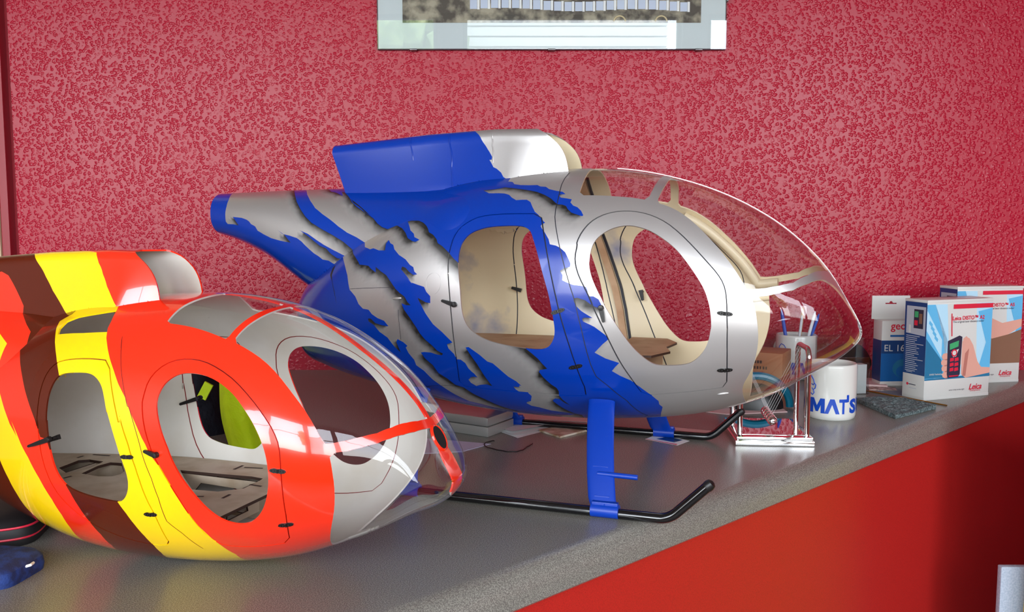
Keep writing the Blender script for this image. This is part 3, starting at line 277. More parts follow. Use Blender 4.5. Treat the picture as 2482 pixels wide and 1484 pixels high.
class Skin:
    """triangulates a parametric shell (u,t) so that every painted edge and cut line is a real mesh edge"""
    def __init__(s,fn,P,su,st,t0,t1,step,cons):
        s.fn=fn;s.P=P;s.su=su;s.st=st
        nu=int(su/step)+1;nt_=int((t1-t0)*st/step)+1
        g=np.stack(np.meshgrid(np.linspace(0,su,nu),np.linspace(t0*st,t1*st,nt_),indexing='ij'),-1); border=np.zeros((nu,nt_),bool);border[[0,-1]]=True;border[:,[0,-1]]=True
        g=g.reshape(-1,2);border=border.ravel()
        cl=[]
        for c,closed in cons:
            c=np.asarray(c).copy(); c[:,0]=np.clip(c[:,0],0,su); c[:,1]=np.clip(c[:,1],t0*st,t1*st)
            c=resamp(c,step*1.1,closed); keep=[0]
            for i in range(1,len(c)):
                if np.linalg.norm(c[i]-c[keep[-1]])>1e-5: keep.append(i)
            if closed and np.linalg.norm(c[keep[-1]]-c[0])<1e-5: keep=keep[:-1]
            cl.append((c[keep],closed))
        md=np.full(len(g),9.)
        for c,closed in cl:
            q=np.r_[c,c[:1]] if closed else c
            for a,b in zip(q[:-1],q[1:]):
                w=(abs(g[:,0]-a[0])<step*2)&(abs(g[:,1]-a[1])<step*2)
                if not w.any(): continue
                d=b-a;tt=np.clip(((g[w]-a)@d)/max(d@d,1e-12),0,1); md[w]=np.minimum(md[w],np.linalg.norm(g[w]-a-tt[:,None]*d,axis=1))
        g=g[border|(md>step*.38)]
        V=[tuple(map(float,x)) for x in g];E=[]
        for c,closed in cl:
            k=len(V);V+=[tuple(map(float,x)) for x in c];n=len(c); E+=[(k+i,k+(i+1)%n) for i in range(n if closed else n-1)]
        r=geometry.delaunay_2d_cdt([Vector(v) for v in V],E,[],0,1e-6)
        s.v=np.array([tuple(x) for x in r[0]]); s.f=np.array([tuple(f) for f in r[2] if len(f)==3])
        s.cen=s.v[s.f].mean(1)
        s.pos=fn(P,s.v[:,0]/su,s.v[:,1]/st)
        tri=s.pos[s.f]; nn=np.cross(tri[:,1]-tri[:,0],tri[:,2]-tri[:,0]); ar=np.linalg.norm(nn,axis=1)
        s.flip=nn[:,1].sum()>0; s.ar=ar
    def emit(s,name,sel,cls,mats,inner,parent,sides=(-1,),th=.0022,push=0.,attr=None,double=True,glassy=None):
        sel=np.asarray(sel)&(s.ar>1e-11); F0=s.f[sel];cl0=np.asarray(cls)[sel]
        if len(F0)==0: return None
        P=[];F=[];C=[];A=[];DD=[]
        for sd in sides:
            p=s.pos.copy()
            if sd>0: p[:,1]*=-1
            f=F0[:,::-1] if (s.flip!=(sd>0)) else F0
            k=sum(len(x) for x in P); P.append(p);F.append(f+k);C.append(cl0); A.append(attr if attr is not None else np.zeros(len(p))); DD.append(s.v)
        P=np.concatenate(P);F=np.concatenate(F);C=np.concatenate(C);A=np.concatenate(A);DD=np.concatenate(DD)
        P[abs(P[:,1])<3e-4,1]=0. if len(sides)>1 else P[abs(P[:,1])<3e-4,1]
        key=np.round(P*2e5).astype(np.int64); _,idx,inv=np.unique(key,axis=0,return_index=True,return_inverse=True); inv=inv.ravel()
        F=inv[F]; P=P[idx];A=A[idx];DD=DD[idx]; ok=(F[:,0]!=F[:,1])&(F[:,1]!=F[:,2])&(F[:,0]!=F[:,2]);F=F[ok];C=C[ok]
        used=np.unique(F);mp=np.full(len(P),-1);mp[used]=np.arange(len(used));F=mp[F];P=P[used];A=A[used];DD=DD[used]
        tri=P[F];nn=np.cross(tri[:,1]-tri[:,0],tri[:,2]-tri[:,0]);N=np.zeros_like(P)
        for i in range(3): np.add.at(N,F[:,i],nn)
        N/=np.maximum(np.linalg.norm(N,axis=1),1e-12)[:,None]
        if push: P=P-N*push
        n=len(P);V=[P];FF=[F];CC=[C];AA=[A];flist=[tuple(x) for x in F];cc=list(C)
        if double:
            V.append(P-N*th);flist+=[tuple(x) for x in F[:,::-1]+n];cc+=[len(mats)]*len(F);AA.append(np.zeros(n))
            e=np.concatenate([F[:,[0,1]],F[:,[1,2]],F[:,[2,0]]]);es=dict(zip(map(tuple,e),np.tile(C,3))); bd=[x for x in es if (x[1],x[0]) not in es]
            k=2*n;rv=[]; gq=np.concatenate([resamp(g,.004) for g in glassy]) if glassy else None
            for a,b in bd:
                rv+=[P[a],P[b],P[b]-N[b]*th,P[a]-N[a]*th];flist.append((k+1,k,k+3,k+2));cc.append(len(mats) if gq is not None and (np.abs(gq-(DD[a]+DD[b])/2).sum(1).min()<.0045) else int(es[(a,b)]));k+=4
            if rv: V.append(np.array(rv));AA.append(np.zeros(len(rv)))
        V=np.concatenate(V);AA=np.concatenate(AA)
        return mesh(name,V,flist,list(mats)+([inner] if double else []),parent,cc,True,AA)
    def at(s,u,t,side=-1):
        p=s.fn(s.P,np.array([u]),np.array([t]))[0];e=1e-3
        a=(s.fn(s.P,np.array([u+e]),np.array([t]))-s.fn(s.P,np.array([u-e]),np.array([t])))[0];b=(s.fn(s.P,np.array([u]),np.array([t+e]))-s.fn(s.P,np.array([u]),np.array([t-e])))[0]
        n=np.cross(a,b);n/=np.linalg.norm(n)
        if n[1]>0: n=-n
        if side>0: p=p*[1,-1,1];n=n*[1,-1,1]
        return Vector(p),Vector(n)
    def ribbon(s,name,pts,w,m,parent,lift=.0003,side=-1,h=0.,off=0.,closed=False,step=.006):
        """thin strip laid along a line on the shell; h gives it thickness, off shifts it sideways"""
        q=resamp(np.asarray(pts)*[s.su,s.st],step,closed)/[s.su,s.st]; n=len(q);V=[]
        pn=[s.at(u,min(max(t,-1.56),1.56),side) for u,t in q]
        for i,(p,nn) in enumerate(pn):
            a=pn[(i+1)%n if closed else min(i+1,n-1)][0]-pn[(i-1)%n if closed else max(i-1,0)][0]
            a=a.normalized() if a.length>1e-9 else Vector((1,0,0)); b=a.cross(nn).normalized()
            V+=[p+b*(off-w/2)+nn*lift,p+b*(off+w/2)+nn*lift,p+b*(off+w/2)+nn*(lift+h),p+b*(off-w/2)+nn*(lift+h)]
        F=[]
        for i in range(n if closed else n-1):
            j=(i+1)%n
            if h: F+=[(4*i+k,4*i+(k+1)%4,4*j+(k+1)%4,4*j+k) for k in range(4)]
            else: F.append((4*i,4*i+1,4*j+1,4*j))
        if h and not closed: F+=[(0,1,2,3),(4*n-1,4*n-2,4*n-3,4*n-4)]
        bm_=mesh(name,V,F,m,parent,smooth=False); return bm_
    def frame(s,u,t,side,du,dt):
        """tangent frame at a point: x along (du,dt), z outward"""
        p,n=s.at(u,t,side); p2,_=s.at(u+du,t+dt,side); x=(p2-p); x=(x-n*x.dot(n)).normalized(); y=n.cross(x)
        return Matrix(((x.x,y.x,n.x,p.x),(x.y,y.y,n.y,p.y),(x.z,y.z,n.z,p.z),(0,0,0,1))), (p2-p).length
def fittings(sk,parent_door,u,t,u2,t2,side,kind,m=None):
    m=m or black
    X,L=sk.frame(u,t,side,u2-u,t2-t); b=MB()
    if kind=='latch':
        b.lathe([(0,.0055),(.0030,.0052),(.0036,.0040),(.0036,0),(0,0)],16,0,X)
        b.prism([(0,-.0030),(L*.5,-.0026),(L*1.12,-.0016),(L*1.18,0),(L*1.12,.0016),(L*.5,.0026),(0,.0030)],.0018,.0045,0,X)
        o=b.obj('latch',m,parent_door)
        k=MB(); Y=X@Matrix.Translation((0,0,-.010)); k.lathe([(0,.008),(.0022,.008),(.0022,0),(0,0)],12,0,Y); k.prism([(-.003,-.003),(L*.8,-.002),(L*.85,0),(L*.8,.002),(-.003,.003)],-.002,.0015,0,Y)
        k.obj('inner_lever',m,parent_door); return o
    w=.0095
    for sgn in(-1,1):
        b.prism([(sgn*.0008,-.0022),(sgn*w*.45,-.0027),(sgn*w*.85,-.0017),(sgn*w,0),(sgn*w*.85,.0017),(sgn*w*.45,.0027),(sgn*.0008,.0022)],-.0004,.0012,0,X)
        for q in(.35,.7): b.ball((sgn*w*q,0,.0012),.0008,0,X=X,n=1)
    b.tube([(0,-.0022,.0012),(0,.0022,.0012)],.0013,8,0,X)
    return b.obj('hinge',m,parent_door)
# ------------------------------------------------------------------ silver and blue helicopter fuselage
def centre_curve(P,u0,u1,hw,top,n=40):
    u=np.linspace(u0,u1,n); w=interp(P['w'],u); c=np.clip(np.array([hw(x) for x in u])/np.maximum(w,1e-6),0,1)**(1/.92)
    t=np.arccos(c); return np.stack([u,t if top else -t],-1)
def closed_strip(c,top): return np.r_[c,[[c[-1][0],1.6 if top else -1.6],[c[0][0],1.6 if top else -1.6]]]
def poly(D,k,it=0,sc=None):
    p=np.array(D[k],float)*sc; return chaikin(p,it) if it else p
H=empty('helicopter_fuselage',(.1765,1.204,0),-math.radians(19.2))
tag(H,'silver and blue camouflage model helicopter fuselage standing on black skids','model helicopter')
D=BT;P=PB; su,st=.95,.14; sc=np.array([su,st])
rd=poly(D,'rdoor',1,sc);rdi=shrink(rd,.0013);fd=poly(D,'fdoor',1,sc);fdi=shrink(fd,.0013)
rw=poly(D,'rwin',2,sc);fw_=poly(D,'fwin',2,sc);G=[poly(D,k,1,sc) for k in('g1','g2','g3')]
pts=[poly(D,k,0,sc) for k in('p_mid','p_rear','p_front')];crack=poly(D,'crack',0,sc)
hwB=lambda u:.0025 if u>.13 else .0025+.0115*(1-max(0,(u-.09)/.04)) if u>.09 else .014
stt=closed_strip(centre_curve(P,.0,.43,hwB,True),True)*sc; stb=closed_strip(centre_curve(P,0,.25,lambda u:.014,False),False)*sc
cons=[(x,True) for x in[rd,rdi,fd,fdi,rw,fw_]+G+pts+[crack,stt,stb]]
sk=Skin(pod_s,P,su,st,-PI/2,PI/2,.0050,cons)
c=sk.cen; IN=lambda p:inside(p,c)
isb=IN(pts[0])|IN(pts[1])|IN(pts[2]); cls=np.where(IN(crack),2,np.where(isb,1,0))
win=IN(rw)|IN(fw_); gl=[IN(g) for g in G]; gany=gl[0]|gl[1]|gl[2]; strip=IN(stt)|IN(stb)
inr,inri,inf,infi=IN(rd),IN(rdi),IN(fd),IN(fdi); gap=((inr&~inri)|(inf&~infi))&~win
att=np.zeros(len(sk.v));
for sgn,wt in((0,.5),(-.5,.25),(.5,.25)):
    a=np.zeros(len(sk.v))
    for d in(.0012,.0025,.004,.0055,.0075,.0095,.012,.0145,.017):
        dx=np.array([-math.cos(.65+sgn),math.sin(.65+sgn)])*d; q=sk.v+dx
        a=np.maximum(a,(inside(pts[0],q)|inside(pts[1],q)|inside(pts[2],q))*max(0,1.1-d/.0175)**1.1)
    att+=a*wt
att=np.clip(att*1.25,0,1)
door=(inri&~win)|(infi&~win)
shellsel=~win&~gap&~door&~gany&~inr&~inf
sh=sk.emit('shell',shellsel,cls,[silver,blue,black],creamb,H,(-1,1),attr=att,glassy=G)
for sd_ in(-1,1):
    for gg in(inr,inf): sk.emit('door_gap',gap&gg,np.zeros(len(c),int),[seam_b],None,H,(sd_,),push=.0022,double=False)
for g,n in zip(gl,('roof_pane','windscreen_pane','nose_pane')):
    gp=sk.emit(n,g,np.where(strip,1,0),[glass,glass_y],None,H,(-1,1),double=False)
sk.ribbon('canopy_joint_glint',[tuple(x/sc) for x in centre_curve(P,.012,.43,hwB,True)*sc],.0012,silver_plain,H,.0003,-1,.0006)  # bright ribbons along the canopy joint, painting in its white highlight
sk.ribbon('canopy_joint_glint',[tuple(x/sc) for x in centre_curve(P,.012,.25,lambda u:.014,False)*sc],.0012,silver_plain,H,.0003,-1,.0006)
hl=D['h_lat']
for side in(-1,1):
    r_=sk.emit('rear_door',inri&~win,cls,[silver,blue,black],creamb,H,(side,),attr=att); f_=sk.emit('front_door',infi&~win,cls,[silver,blue,black],creamb,H,(side,),attr=att)
    fittings(sk,r_,*hl[0],*hl[1],side,'latch'); fittings(sk,f_,*hl[2],*hl[3],side,'latch')
    for i in(4,5): fittings(sk,r_,*hl[i],hl[i][0]+.01,hl[i][1]-.02,side,'hinge')
    for i in(6,7): fittings(sk,f_,*hl[i],hl[i][0]+.01,hl[i][1]+.0,side,'hinge')
    for k in('seam1','seam2','seam3','seam4'): sk.ribbon('panel_line',D[k],.0011 if k=='seam1' else .0006,seam_b,H,.0002,side)
    u0,t0=D['ring'][0]; sk.ribbon('round_emboss',[(u0+.0088*math.cos(a)/su,t0+.0105*math.sin(a)/st) for a in np.linspace(0,2*PI,28,endpoint=False)],.0007,seam_b if 0 else silver_plain,H,.0001,side,.0005,closed=True,step=.003)
    for u1,t1 in D['rivet'][:2]:
        X,_=sk.frame(u1,t1,side,-.01,0); b=MB(); b.ball((0,0,0),.0075,0,(1,.28,.22),X=X); b.obj('oval_emboss',silver_plain,H)
    sk.ribbon('joint_strip',D['seam1'],.0035,seam_b,H,-.0052,side,.003,off=0)
    sk.ribbon('wood_strip',D['seam1'],.010,ply,H,-.0065,side,.004,off=-.009*side)
for side in(-1,1):
    b=MB(); q=resamp(chaikin(np.array(D['g2'][-9:])*sc,2,False),.008,False)/sc
    pp=[]
    for u_,t_ in q:
        p_,n_=sk.at(u_+.004,t_-.075,side); pp.append(p_-n_*.0085)
    b.tube(pp,.0065,12); b.obj('inner_moulding',creamb,H)
# tail boom and engine fairing
def not_in_pod(s,P,m=.0012):
    q=s.pos[s.f].mean(1); u=np.arccos(np.clip(1-2*(.280-q[:,0])/.805,-1,1))/PI; zt=interp(P['zt'],u);zb=interp(P['zb'],u);w=interp(P['w'],u)
    k=np.clip(abs((q[:,2]-(zt+zb)/2)/np.maximum((zt-zb)/2-m,1e-4)),0,2); y=np.where(k<1,w*np.cos(np.arcsin(np.minimum(k,1)**(1/.88)))**.92-m,-1); return (abs(q[:,1])>y)|(q[:,0]<-.524)
def boomskin(D,names,P):
    return Skin(boom_s,P,.555,.085,-PI/2,PI/2,.005,[(poly(D,k,0,np.array([.555,.085])),True) for k in names])
bs=boomskin(D,['b_ring','b_sliver','b_stripe','b_top'],P); scb=np.array([.555,.085]);bp=[poly(D,k,0,scb) for k in('b_ring','b_sliver','b_stripe','b_top')]
ib=lambda q:inside(bp[0],q)|inside(bp[1],q)|inside(bp[2],q)|inside(bp[3],q)
a=np.zeros(len(bs.v))
for d in(.0012,.0025,.004,.0055,.0075,.0095,.012,.0145,.017): a=np.maximum(a,ib(bs.v+np.array([math.cos(.65),math.sin(.65)])*d)*max(0,1.1-d/.0175)**1.1)
bs.emit('tail_boom',not_in_pod(bs,P),np.where(ib(bs.cen),1,0),[silver,blue],creamb,H,(-1,1),attr=np.clip(a*1.1,0,1))
scd=np.array([.36,.13]);db=poly(D,'d_blue',0,scd)
ds=Skin(dog_s,P,.36,.13,0,1,.005,[(db,True)])
ei=MB()
dg=ds.emit('engine_fairing',not_in_pod(ds,P),np.where(inside(db,ds.cen),1,0),[silver_plain,blue],creamb,H,(-1,1))
def dog_cap(parent,m):
    t=np.r_[np.linspace(0,1,30)];p=dog_s(P,np.full(30,.004),t); L=[(x,y,z) for x,y,z in p]+[(x,-y,z) for x,y,z in p[::-1]]
    return mesh('rear_cap',L,[tuple(range(len(L)))],m,parent,smooth=False)
dog_cap(dg,blue)
for k in('d_rib1','d_rib2','d_rib3'):
    pp=[ds.at(u,t)[0] for u,t in resamp(np.array(D[k])*scd,.004,False)/scd]; b=MB(); b.tube(pp,.0011,8); b.obj('rib',blue if k!='d_rib3' else silver_plain,dg)
def disc_end(parent,fn,u,m,name):
    t=np.linspace(-PI/2,PI/2,24); p=fn(None,np.full(24,u),t); L=[(x,y,z) for x,y,z in p]+[(x,-y,z) for x,y,z in p[::-1]]; return mesh(name,L,[tuple(range(len(L)))],m,parent,smooth=False)
# wooden deck inside
def deck_outline(P,x0,x1,z,inset=.004,n=24):
    xs=np.linspace(x0,x1,n);u=np.arccos(np.clip(1-2*(.280-xs)/.805,-1,1))/PI; zt=interp(P['zt'],u);zb=interp(P['zb'],u);w=interp(P['w'],u)
    s=np.clip(abs((z-(zt+zb)/2)/((zt-zb)/2)),0,1)**(1/.88); y=w*np.cos(np.arcsin(s))**.92-inset
    y=np.maximum(y,.004); return [(a,-b) for a,b in zip(xs,y)]+[(a,b) for a,b in zip(xs[::-1],y[::-1])]
b=MB(); b.prism(deck_outline(P,-.42,-.03,.168),.165,.168,0,mside=1)
b.prism([(-.032,-.09),(.028,-.075),(.045,-.03),(.033,.01),(.04,.06),(.02,.1),(-.032,.1)],.171,.174,0,mside=1)
b.obj('wooden_deck',[ply,burnt],H,smooth=False)
b=MB(); b.prism([(-.03,.08),(.03,.08),(.03,.165),(.0,.17),(-.03,.168)],-.0015,.0015,0,X=Matrix(((1,0,0,0),(0,0,1,.0),(0,1,0,0),(0,0,0,1)))); b.obj('deck_support',[ply],H,smooth=False)
# landing gear: two skids, four struts with clamps, step
for side in(-1,1):
    y=.206*side
    b=MB(); path=[(-.278,y,.0062),(-.2,y,.0062),(0,y,.0062),(.062,y,.0062)]+[(.062+.035*math.sin(a),y,.0062+.035*(1-math.cos(a))*1.25) for a in np.linspace(.12,.72,7)]
    e=Vector(path[-1]); dlt=(e-Vector(path[-2])).normalized(); path.append(tuple(e+dlt*.047)); b.tube(path,.0061,16)
    lg=b.obj('skid_tube',black_gloss,H)
    k=MB(); e=Vector(path[-1]); k.tube([e-dlt*.003,e+dlt*.0005,e+dlt*.0045,e+dlt*.0065],[.0064,.0066,.0054,.002],16); k.obj('end_cap',black,lg)
    for x0 in(0.,-.255):
        b=MB(); w=.0165; lean=-.014
        prof=[(-.110,.118),(-.138,.099),(-.163,.073),(-.184,.046),(-.199,.02),(-.206,.008)] if side<0 else [(-.100,.112),(-.13,.095),(-.160,.070),(-.182,.043),(-.199,.018),(-.206,.008)]
        V=[];n=10
        for i,(py,pz) in enumerate(prof):
            f=i/(len(prof)-1); cx=x0+lean*(1-f)*2.0; ww=w*(1.04-.04*f)
            d=Vector((0,prof[min(i+1,len(prof)-1)][0]-prof[max(i-1,0)][0],prof[min(i+1,len(prof)-1)][1]-prof[max(i-1,0)][1])).normalized(); nn=Vector((0,d.z,-d.y))
            for j in range(n*2):
                a=2*PI*j/(n*2); V.append((cx+ww*np.sign(math.cos(a))*abs(math.cos(a))**.6,(py+nn.y*.0035*math.sin(a))*(1 if side<0 else -1),pz+nn.z*.0035*math.sin(a)))
        F=[(i*2*n+j,i*2*n+(j+1)%(2*n),(i+1)*2*n+(j+1)%(2*n),(i+1)*2*n+j) for i in range(len(prof)-1) for j in range(2*n)]+[tuple(range(2*n)),tuple((len(prof)-1)*2*n+j for j in range(2*n))]
        b.add(V,F)
        for f in(.32,.55,.78):
            i=f*(len(prof)-1);i0=int(i);q=i-i0;py=prof[i0][0]*(1-q)+prof[i0+1][0]*q;pz=prof[i0][1]*(1-q)+prof[i0+1][1]*q
            b.tube([(x0-.008+lean*(1-f)*2,(py-.0025)*(1 if side<0 else -1),pz),(x0+.010+lean*(1-f)*2,(py-.0025)*(1 if side<0 else -1),pz)],.0016,8)
        s_=b.obj('strut',blue_m,H)
        cl=MB(); cl.tube([(x0-.0165,y,.0084),(x0+.0165,y,.0084)],.0083,18); cl.box((x0-.0155,y-.004,.008),(x0+.0155,y+.004,.019),bev=.001); cl.ball((x0,y-.003*(1),.0165),.0016,n=1)
        cl.obj('skid_clamp',blue_m,s_)
    if side<0:
        b=MB(); b.tube([(-.014,-.186,.046),(.034,-.186,.0455)],.0032,12); b.obj('step_peg',blue_m,H)
# ------------------------------------------------------------------ orange, yellow and brown helicopter fuselage
R_=empty('helicopter_fuselage',tuple(RED_O),-math.radians(20),RED_S)
tag(R_,'orange, yellow and brown striped model helicopter fuselage lying on the counter without skids','model helicopter')
D=RT;P=PR
rd=poly(D,'rdoor',1,sc);rdi=shrink(rd,.0013);fd=poly(D,'fdoor',1,sc);fdi=shrink(fd,.0013)
rw=poly(D,'rwin',2,sc);fw_=poly(D,'fwin',2,sc);G=[poly(D,k,1,sc) for k in('g1','g2','g3')];hole=poly(D,'intake',0,sc)
ext={'s0':([(.555,1.6)],[(.335,-1.6)]),'s1':([(.60,1.6)],[(.455,-1.6)]),'s2':([(.665,1.6)],[(.51,-1.6)]),'s3':([(.72,1.6),(.705,.9)],[(.535,-1.6)]),'s4':([(.78,1.6),(.765,.9),(.72,.25)],[(.60,-1.6)])}
curves=[np.array(ext[k][0]+[tuple(x) for x in D[k]]+ext[k][1]) for k in('s0','s1','s2','s3','s4')]
lefts=[np.r_[q,[[1.1,-1.6],[1.1,1.6]]]*sc for q in curves]
hwR=lambda u:.0036 if u>.12 else .0036+.0094*(1-max(0,(u-.085)/.035)) if u>.085 else .013
stt=closed_strip(centre_curve(P,.0,.44,hwR,True),True)*sc; stb=closed_strip(centre_curve(P,0,.045,lambda u:.013,False),False)*sc
cons=[(x,True) for x in[rd,rdi,fd,fdi,rw,fw_,hole]+G+[stt,stb]]+[(q*sc,False) for q in curves]
sk=Skin(pod_s,P,su,st,-PI/2,PI/2,.0055,cons); c=sk.cen
cnt=sum(inside(q,c).astype(int) for q in lefts); idx=np.array([0,1,2,0,1,2])[cnt]
win=IN(rw)|IN(fw_); gl=[IN(g) for g in G]; strip=IN(stt)|IN(stb); gany=(gl[0]|gl[1]|gl[2])&~strip
inr,inri,inf,infi=IN(rd),IN(rdi),IN(fd),IN(fdi); gap=((inr&~inri)|(inf&~infi))&~win; ih=IN(hole)
shellsel=~win&~gany&~inr&~inf&~ih
pm=[orange,yellow,brown]
sk.emit('shell',shellsel,idx,pm,offwhite,R_,(-1,1),glassy=G)
sk.emit('intake_cover',ih,idx,pm,offwhite,R_,(1,))
for sd_ in(-1,1):
    for gg in(inr,inf): sk.emit('door_gap',gap&gg,np.zeros(len(c),int),[seam_r],None,R_,(sd_,),push=.0022,double=False)
for g,n in zip(gl,('roof_pane','windscreen_pane','nose_pane')): sk.emit(n,g&~strip,np.zeros(len(c),int),[glass],None,R_,(-1,1),double=False)
hl=D['h_lat']
for side in(-1,1):
    r_=sk.emit('rear_door',inri&~win,idx,pm,offwhite,R_,(side,)); f_=sk.emit('front_door',infi&~win,idx,pm,offwhite,R_,(side,))
    fittings(sk,r_,*hl[0],*hl[1],side,'latch'); fittings(sk,f_,*hl[2],hl[2][0]+(hl[3][0]-hl[2][0])*1.3,hl[2][1]+(hl[3][1]-hl[2][1])*1.3,side,'latch')
    for i in(4,5): fittings(sk,r_,*hl[i],hl[i][0]+.01,hl[i][1]+.0,side,'hinge')
    for i in(6,7): fittings(sk,f_,*hl[i],hl[i][0]+.01,hl[i][1]+.0,side,'hinge')
    sk.ribbon('panel_line',D['seam1'],.0009,seam_r,R_,.0002,side)
bs=Skin(boom_s,P,.555,.085,-PI/2,PI/2,.006,[((np.array([(.42,1.6),(.45,1.0)]+[tuple(x) for x in D['bm1']]+[(.62,.2),(.75,-1.6)])*scb),False),((np.array([(.50,1.6)]+[tuple(x) for x in D['bm2']]+[(.72,.2),(.85,-1.6)])*scb),False)])
r1=inside(np.array([(.42,1.6),(.45,1.0)]+[tuple(x) for x in D['bm1']]+[(.62,.2),(.75,-1.7),(2,-1.7),(2,1.6)])*scb,bs.cen);r2=inside(np.array([(.50,1.6)]+[tuple(x) for x in D['bm2']]+[(.72,.2),(.85,-1.7),(2,-1.7),(2,1.6)])*scb,bs.cen)
bs.emit('tail_boom',not_in_pod(bs,P),np.where(r2,2,np.where(r1,0,1)),pm,offwhite,R_,(-1,1))
dc=[np.array(q) for q in([(-.1,1.05)]+[tuple(x) for x in D['d1'][1:]]+[(.27,-.1)],[(.22,1.05)]+[tuple(x) for x in D['d2']]+[(.49,-.1)],[(.63,1.05),(.65,.86)]+[tuple(x) for x in D['d3']]+[(.76,.0)])]
ds=Skin(dog_s,P,.36,.13,0,1,.0055,[(q*scd,False) for q in dc])
n_=sum(inside(np.r_[q,[[2,-.1],[2,1.05]]]*scd,ds.cen).astype(int) for q in dc)
dg=ds.emit('engine_fairing',not_in_pod(ds,P),np.array([0,2,1,0])[n_],pm,offwhite,R_,(-1,1)); dog_cap(dg,orange)
# dark disc painting the shade of a round nose hole, with raised lip
X=Matrix.Identity(4); p,n=sk.at(.112,PI/2-.02); n.y=0; n.normalize(); p.y=0; xx=Vector((0,1,0)); yy=n.cross(xx); X=Matrix(((xx.x,yy.x,n.x,p.x),(xx.y,yy.y,n.y,p.y),(xx.z,yy.z,n.z,p.z),(0,0,0,1)))
b=MB(); X=X@Matrix.Diagonal((1,1.25,1,1)); b.lathe([(.0,.0016),(.0115,.0016)],28,0,X); b.lathe([(.0115,-.002),(.0115,.0018),(.0124,.0024),(.0134,.0016),(.0138,-.001)],28,1,X); b.obj('nose_hole_disc',[dark,orange],R_)
# laser-cut plywood structure
zf=.158; out=deck_outline(P,-.46,.01,zf,.004)
holes=[[(-0.344, 0.006), (-0.35, 0.047), (-0.338, 0.056), (-0.31, 0.054), (-0.302, 0.021), (-0.303, 0.002), (-0.314, -0.01)], [(-0.291, -0.005), (-0.3, 0.034), (-0.297, 0.054), (-0.279, 0.057), (-0.243, 0.024), (-0.237, 0.011), (-0.24, -0.001), (-0.258, -0.008)], [(-0.173, 0.056), (-0.102, 0.06), (-0.058, 0.064), (-0.038, 0.061), (-0.036, 0.052), (-0.034, 0.014), (-0.057, -0.009), (-0.095, -0.013), (-0.143, 0.028)]]
def plate(name,out,holes,z0,z1,mt,ms,parent,X=None):
    vs=[Vector(q) for q in out];e=[(i,(i+1)%len(out)) for i in range(len(out))];k=len(out)
    for h in holes:
        vs+=[Vector(q) for q in h]; e+=[(k+i,k+(i+1)%len(h)) for i in range(len(h))];k+=len(h)
    r=geometry.delaunay_2d_cdt(vs,e,[],1,1e-6); v=np.array([tuple(x) for x in r[0]]); f=[t for t in r[2]]; cc=np.array([v[list(t)].mean(0) for t in f])
    keep=inside(out,cc)
    for h in holes: keep&=~inside(h,cc)
    b=MB(); F=[t for t,k_ in zip(f,keep) if k_]; V=[(x,y,z1) for x,y in v];b.add(V,F,0,X); b.add([(x,y,z0) for x,y in v],[t[::-1] for t in F],0,X)
    for L in[out]+list(holes):
        n=len(L); b.add([(x,y,z0) for x,y in L]+[(x,y,z1) for x,y in L],[(i,(i+1)%n,(i+1)%n+n,i+n) for i in range(n)],1,X)
    return b.obj(name,[mt,ms],parent,smooth=False)
dk=plate('plywood_deck',out,holes,zf-.004,zf,plyr,burnt,R_)
for (x0,y0,x1,y1) in [(-0.362, 0.056, -0.362, 0.068), (-0.366, 0.088, -0.365, 0.106), (-0.355, 0.079, -0.325, 0.082), (-0.295, -0.032, -0.293, -0.02), (-0.103, 0.084, -0.104, 0.106), (-0.096, 0.098, -0.068, 0.103), (-0.107, 0.125, -0.108, 0.135), (-0.072, -0.037, -0.06, -0.033), (-0.033, -0.031, -0.034, -0.014), (-0.037, 0.031, -0.017, 0.029)]:
    b=MB(); d=Vector((x1-x0,y1-y0,0)); d.normalize(); q=Vector((-d.y,d.x,0))*.0022; b.add([(x0-q.x,y0-q.y,zf+.0003),(x1-q.x,y1-q.y,zf+.0003),(x1+q.x,y1+q.y,zf+.0003),(x0+q.x,y0+q.y,zf+.0003)],[(0,1,2,3)]); b.obj('deck_slot',burnt,dk,smooth=False)
XZ=lambda y:Matrix(((1,0,0,0),(0,0,1,y),(0,1,0,0),(0,0,0,1)))
for y in(-.050,.060):
    plate('plywood_side',[(-.34,.115),(-.30,.108),(-.02,.100),(-.01,.153),(-.40,.153),(-.40,.13)],[[(-.15,.108),(-.07,.106),(-.06,.12),(-.075,.140),(-.14,.142),(-.16,.12)],[(-.30,.118),(-.2,.112),(-.19,.125),(-.21,.140),(-.28,.142),(-.31,.13)]],-.0015,.0015,plyr,burnt,R_,XZ(y))
YZ=lambda x:Matrix(((0,0,1,x),(1,0,0,0),(0,1,0,0),(0,0,0,1)))
for x in(-.33,-.185,-.045): plate('plywood_bulkhead',[(-.05,.112),(.06,.112),(.06,.153),(-.05,.153)],[[(-.03,.12),(.035,.12),(.03,.142),(-.025,.142)]],-.0015,.0015,plyr,burnt,R_,YZ(x))
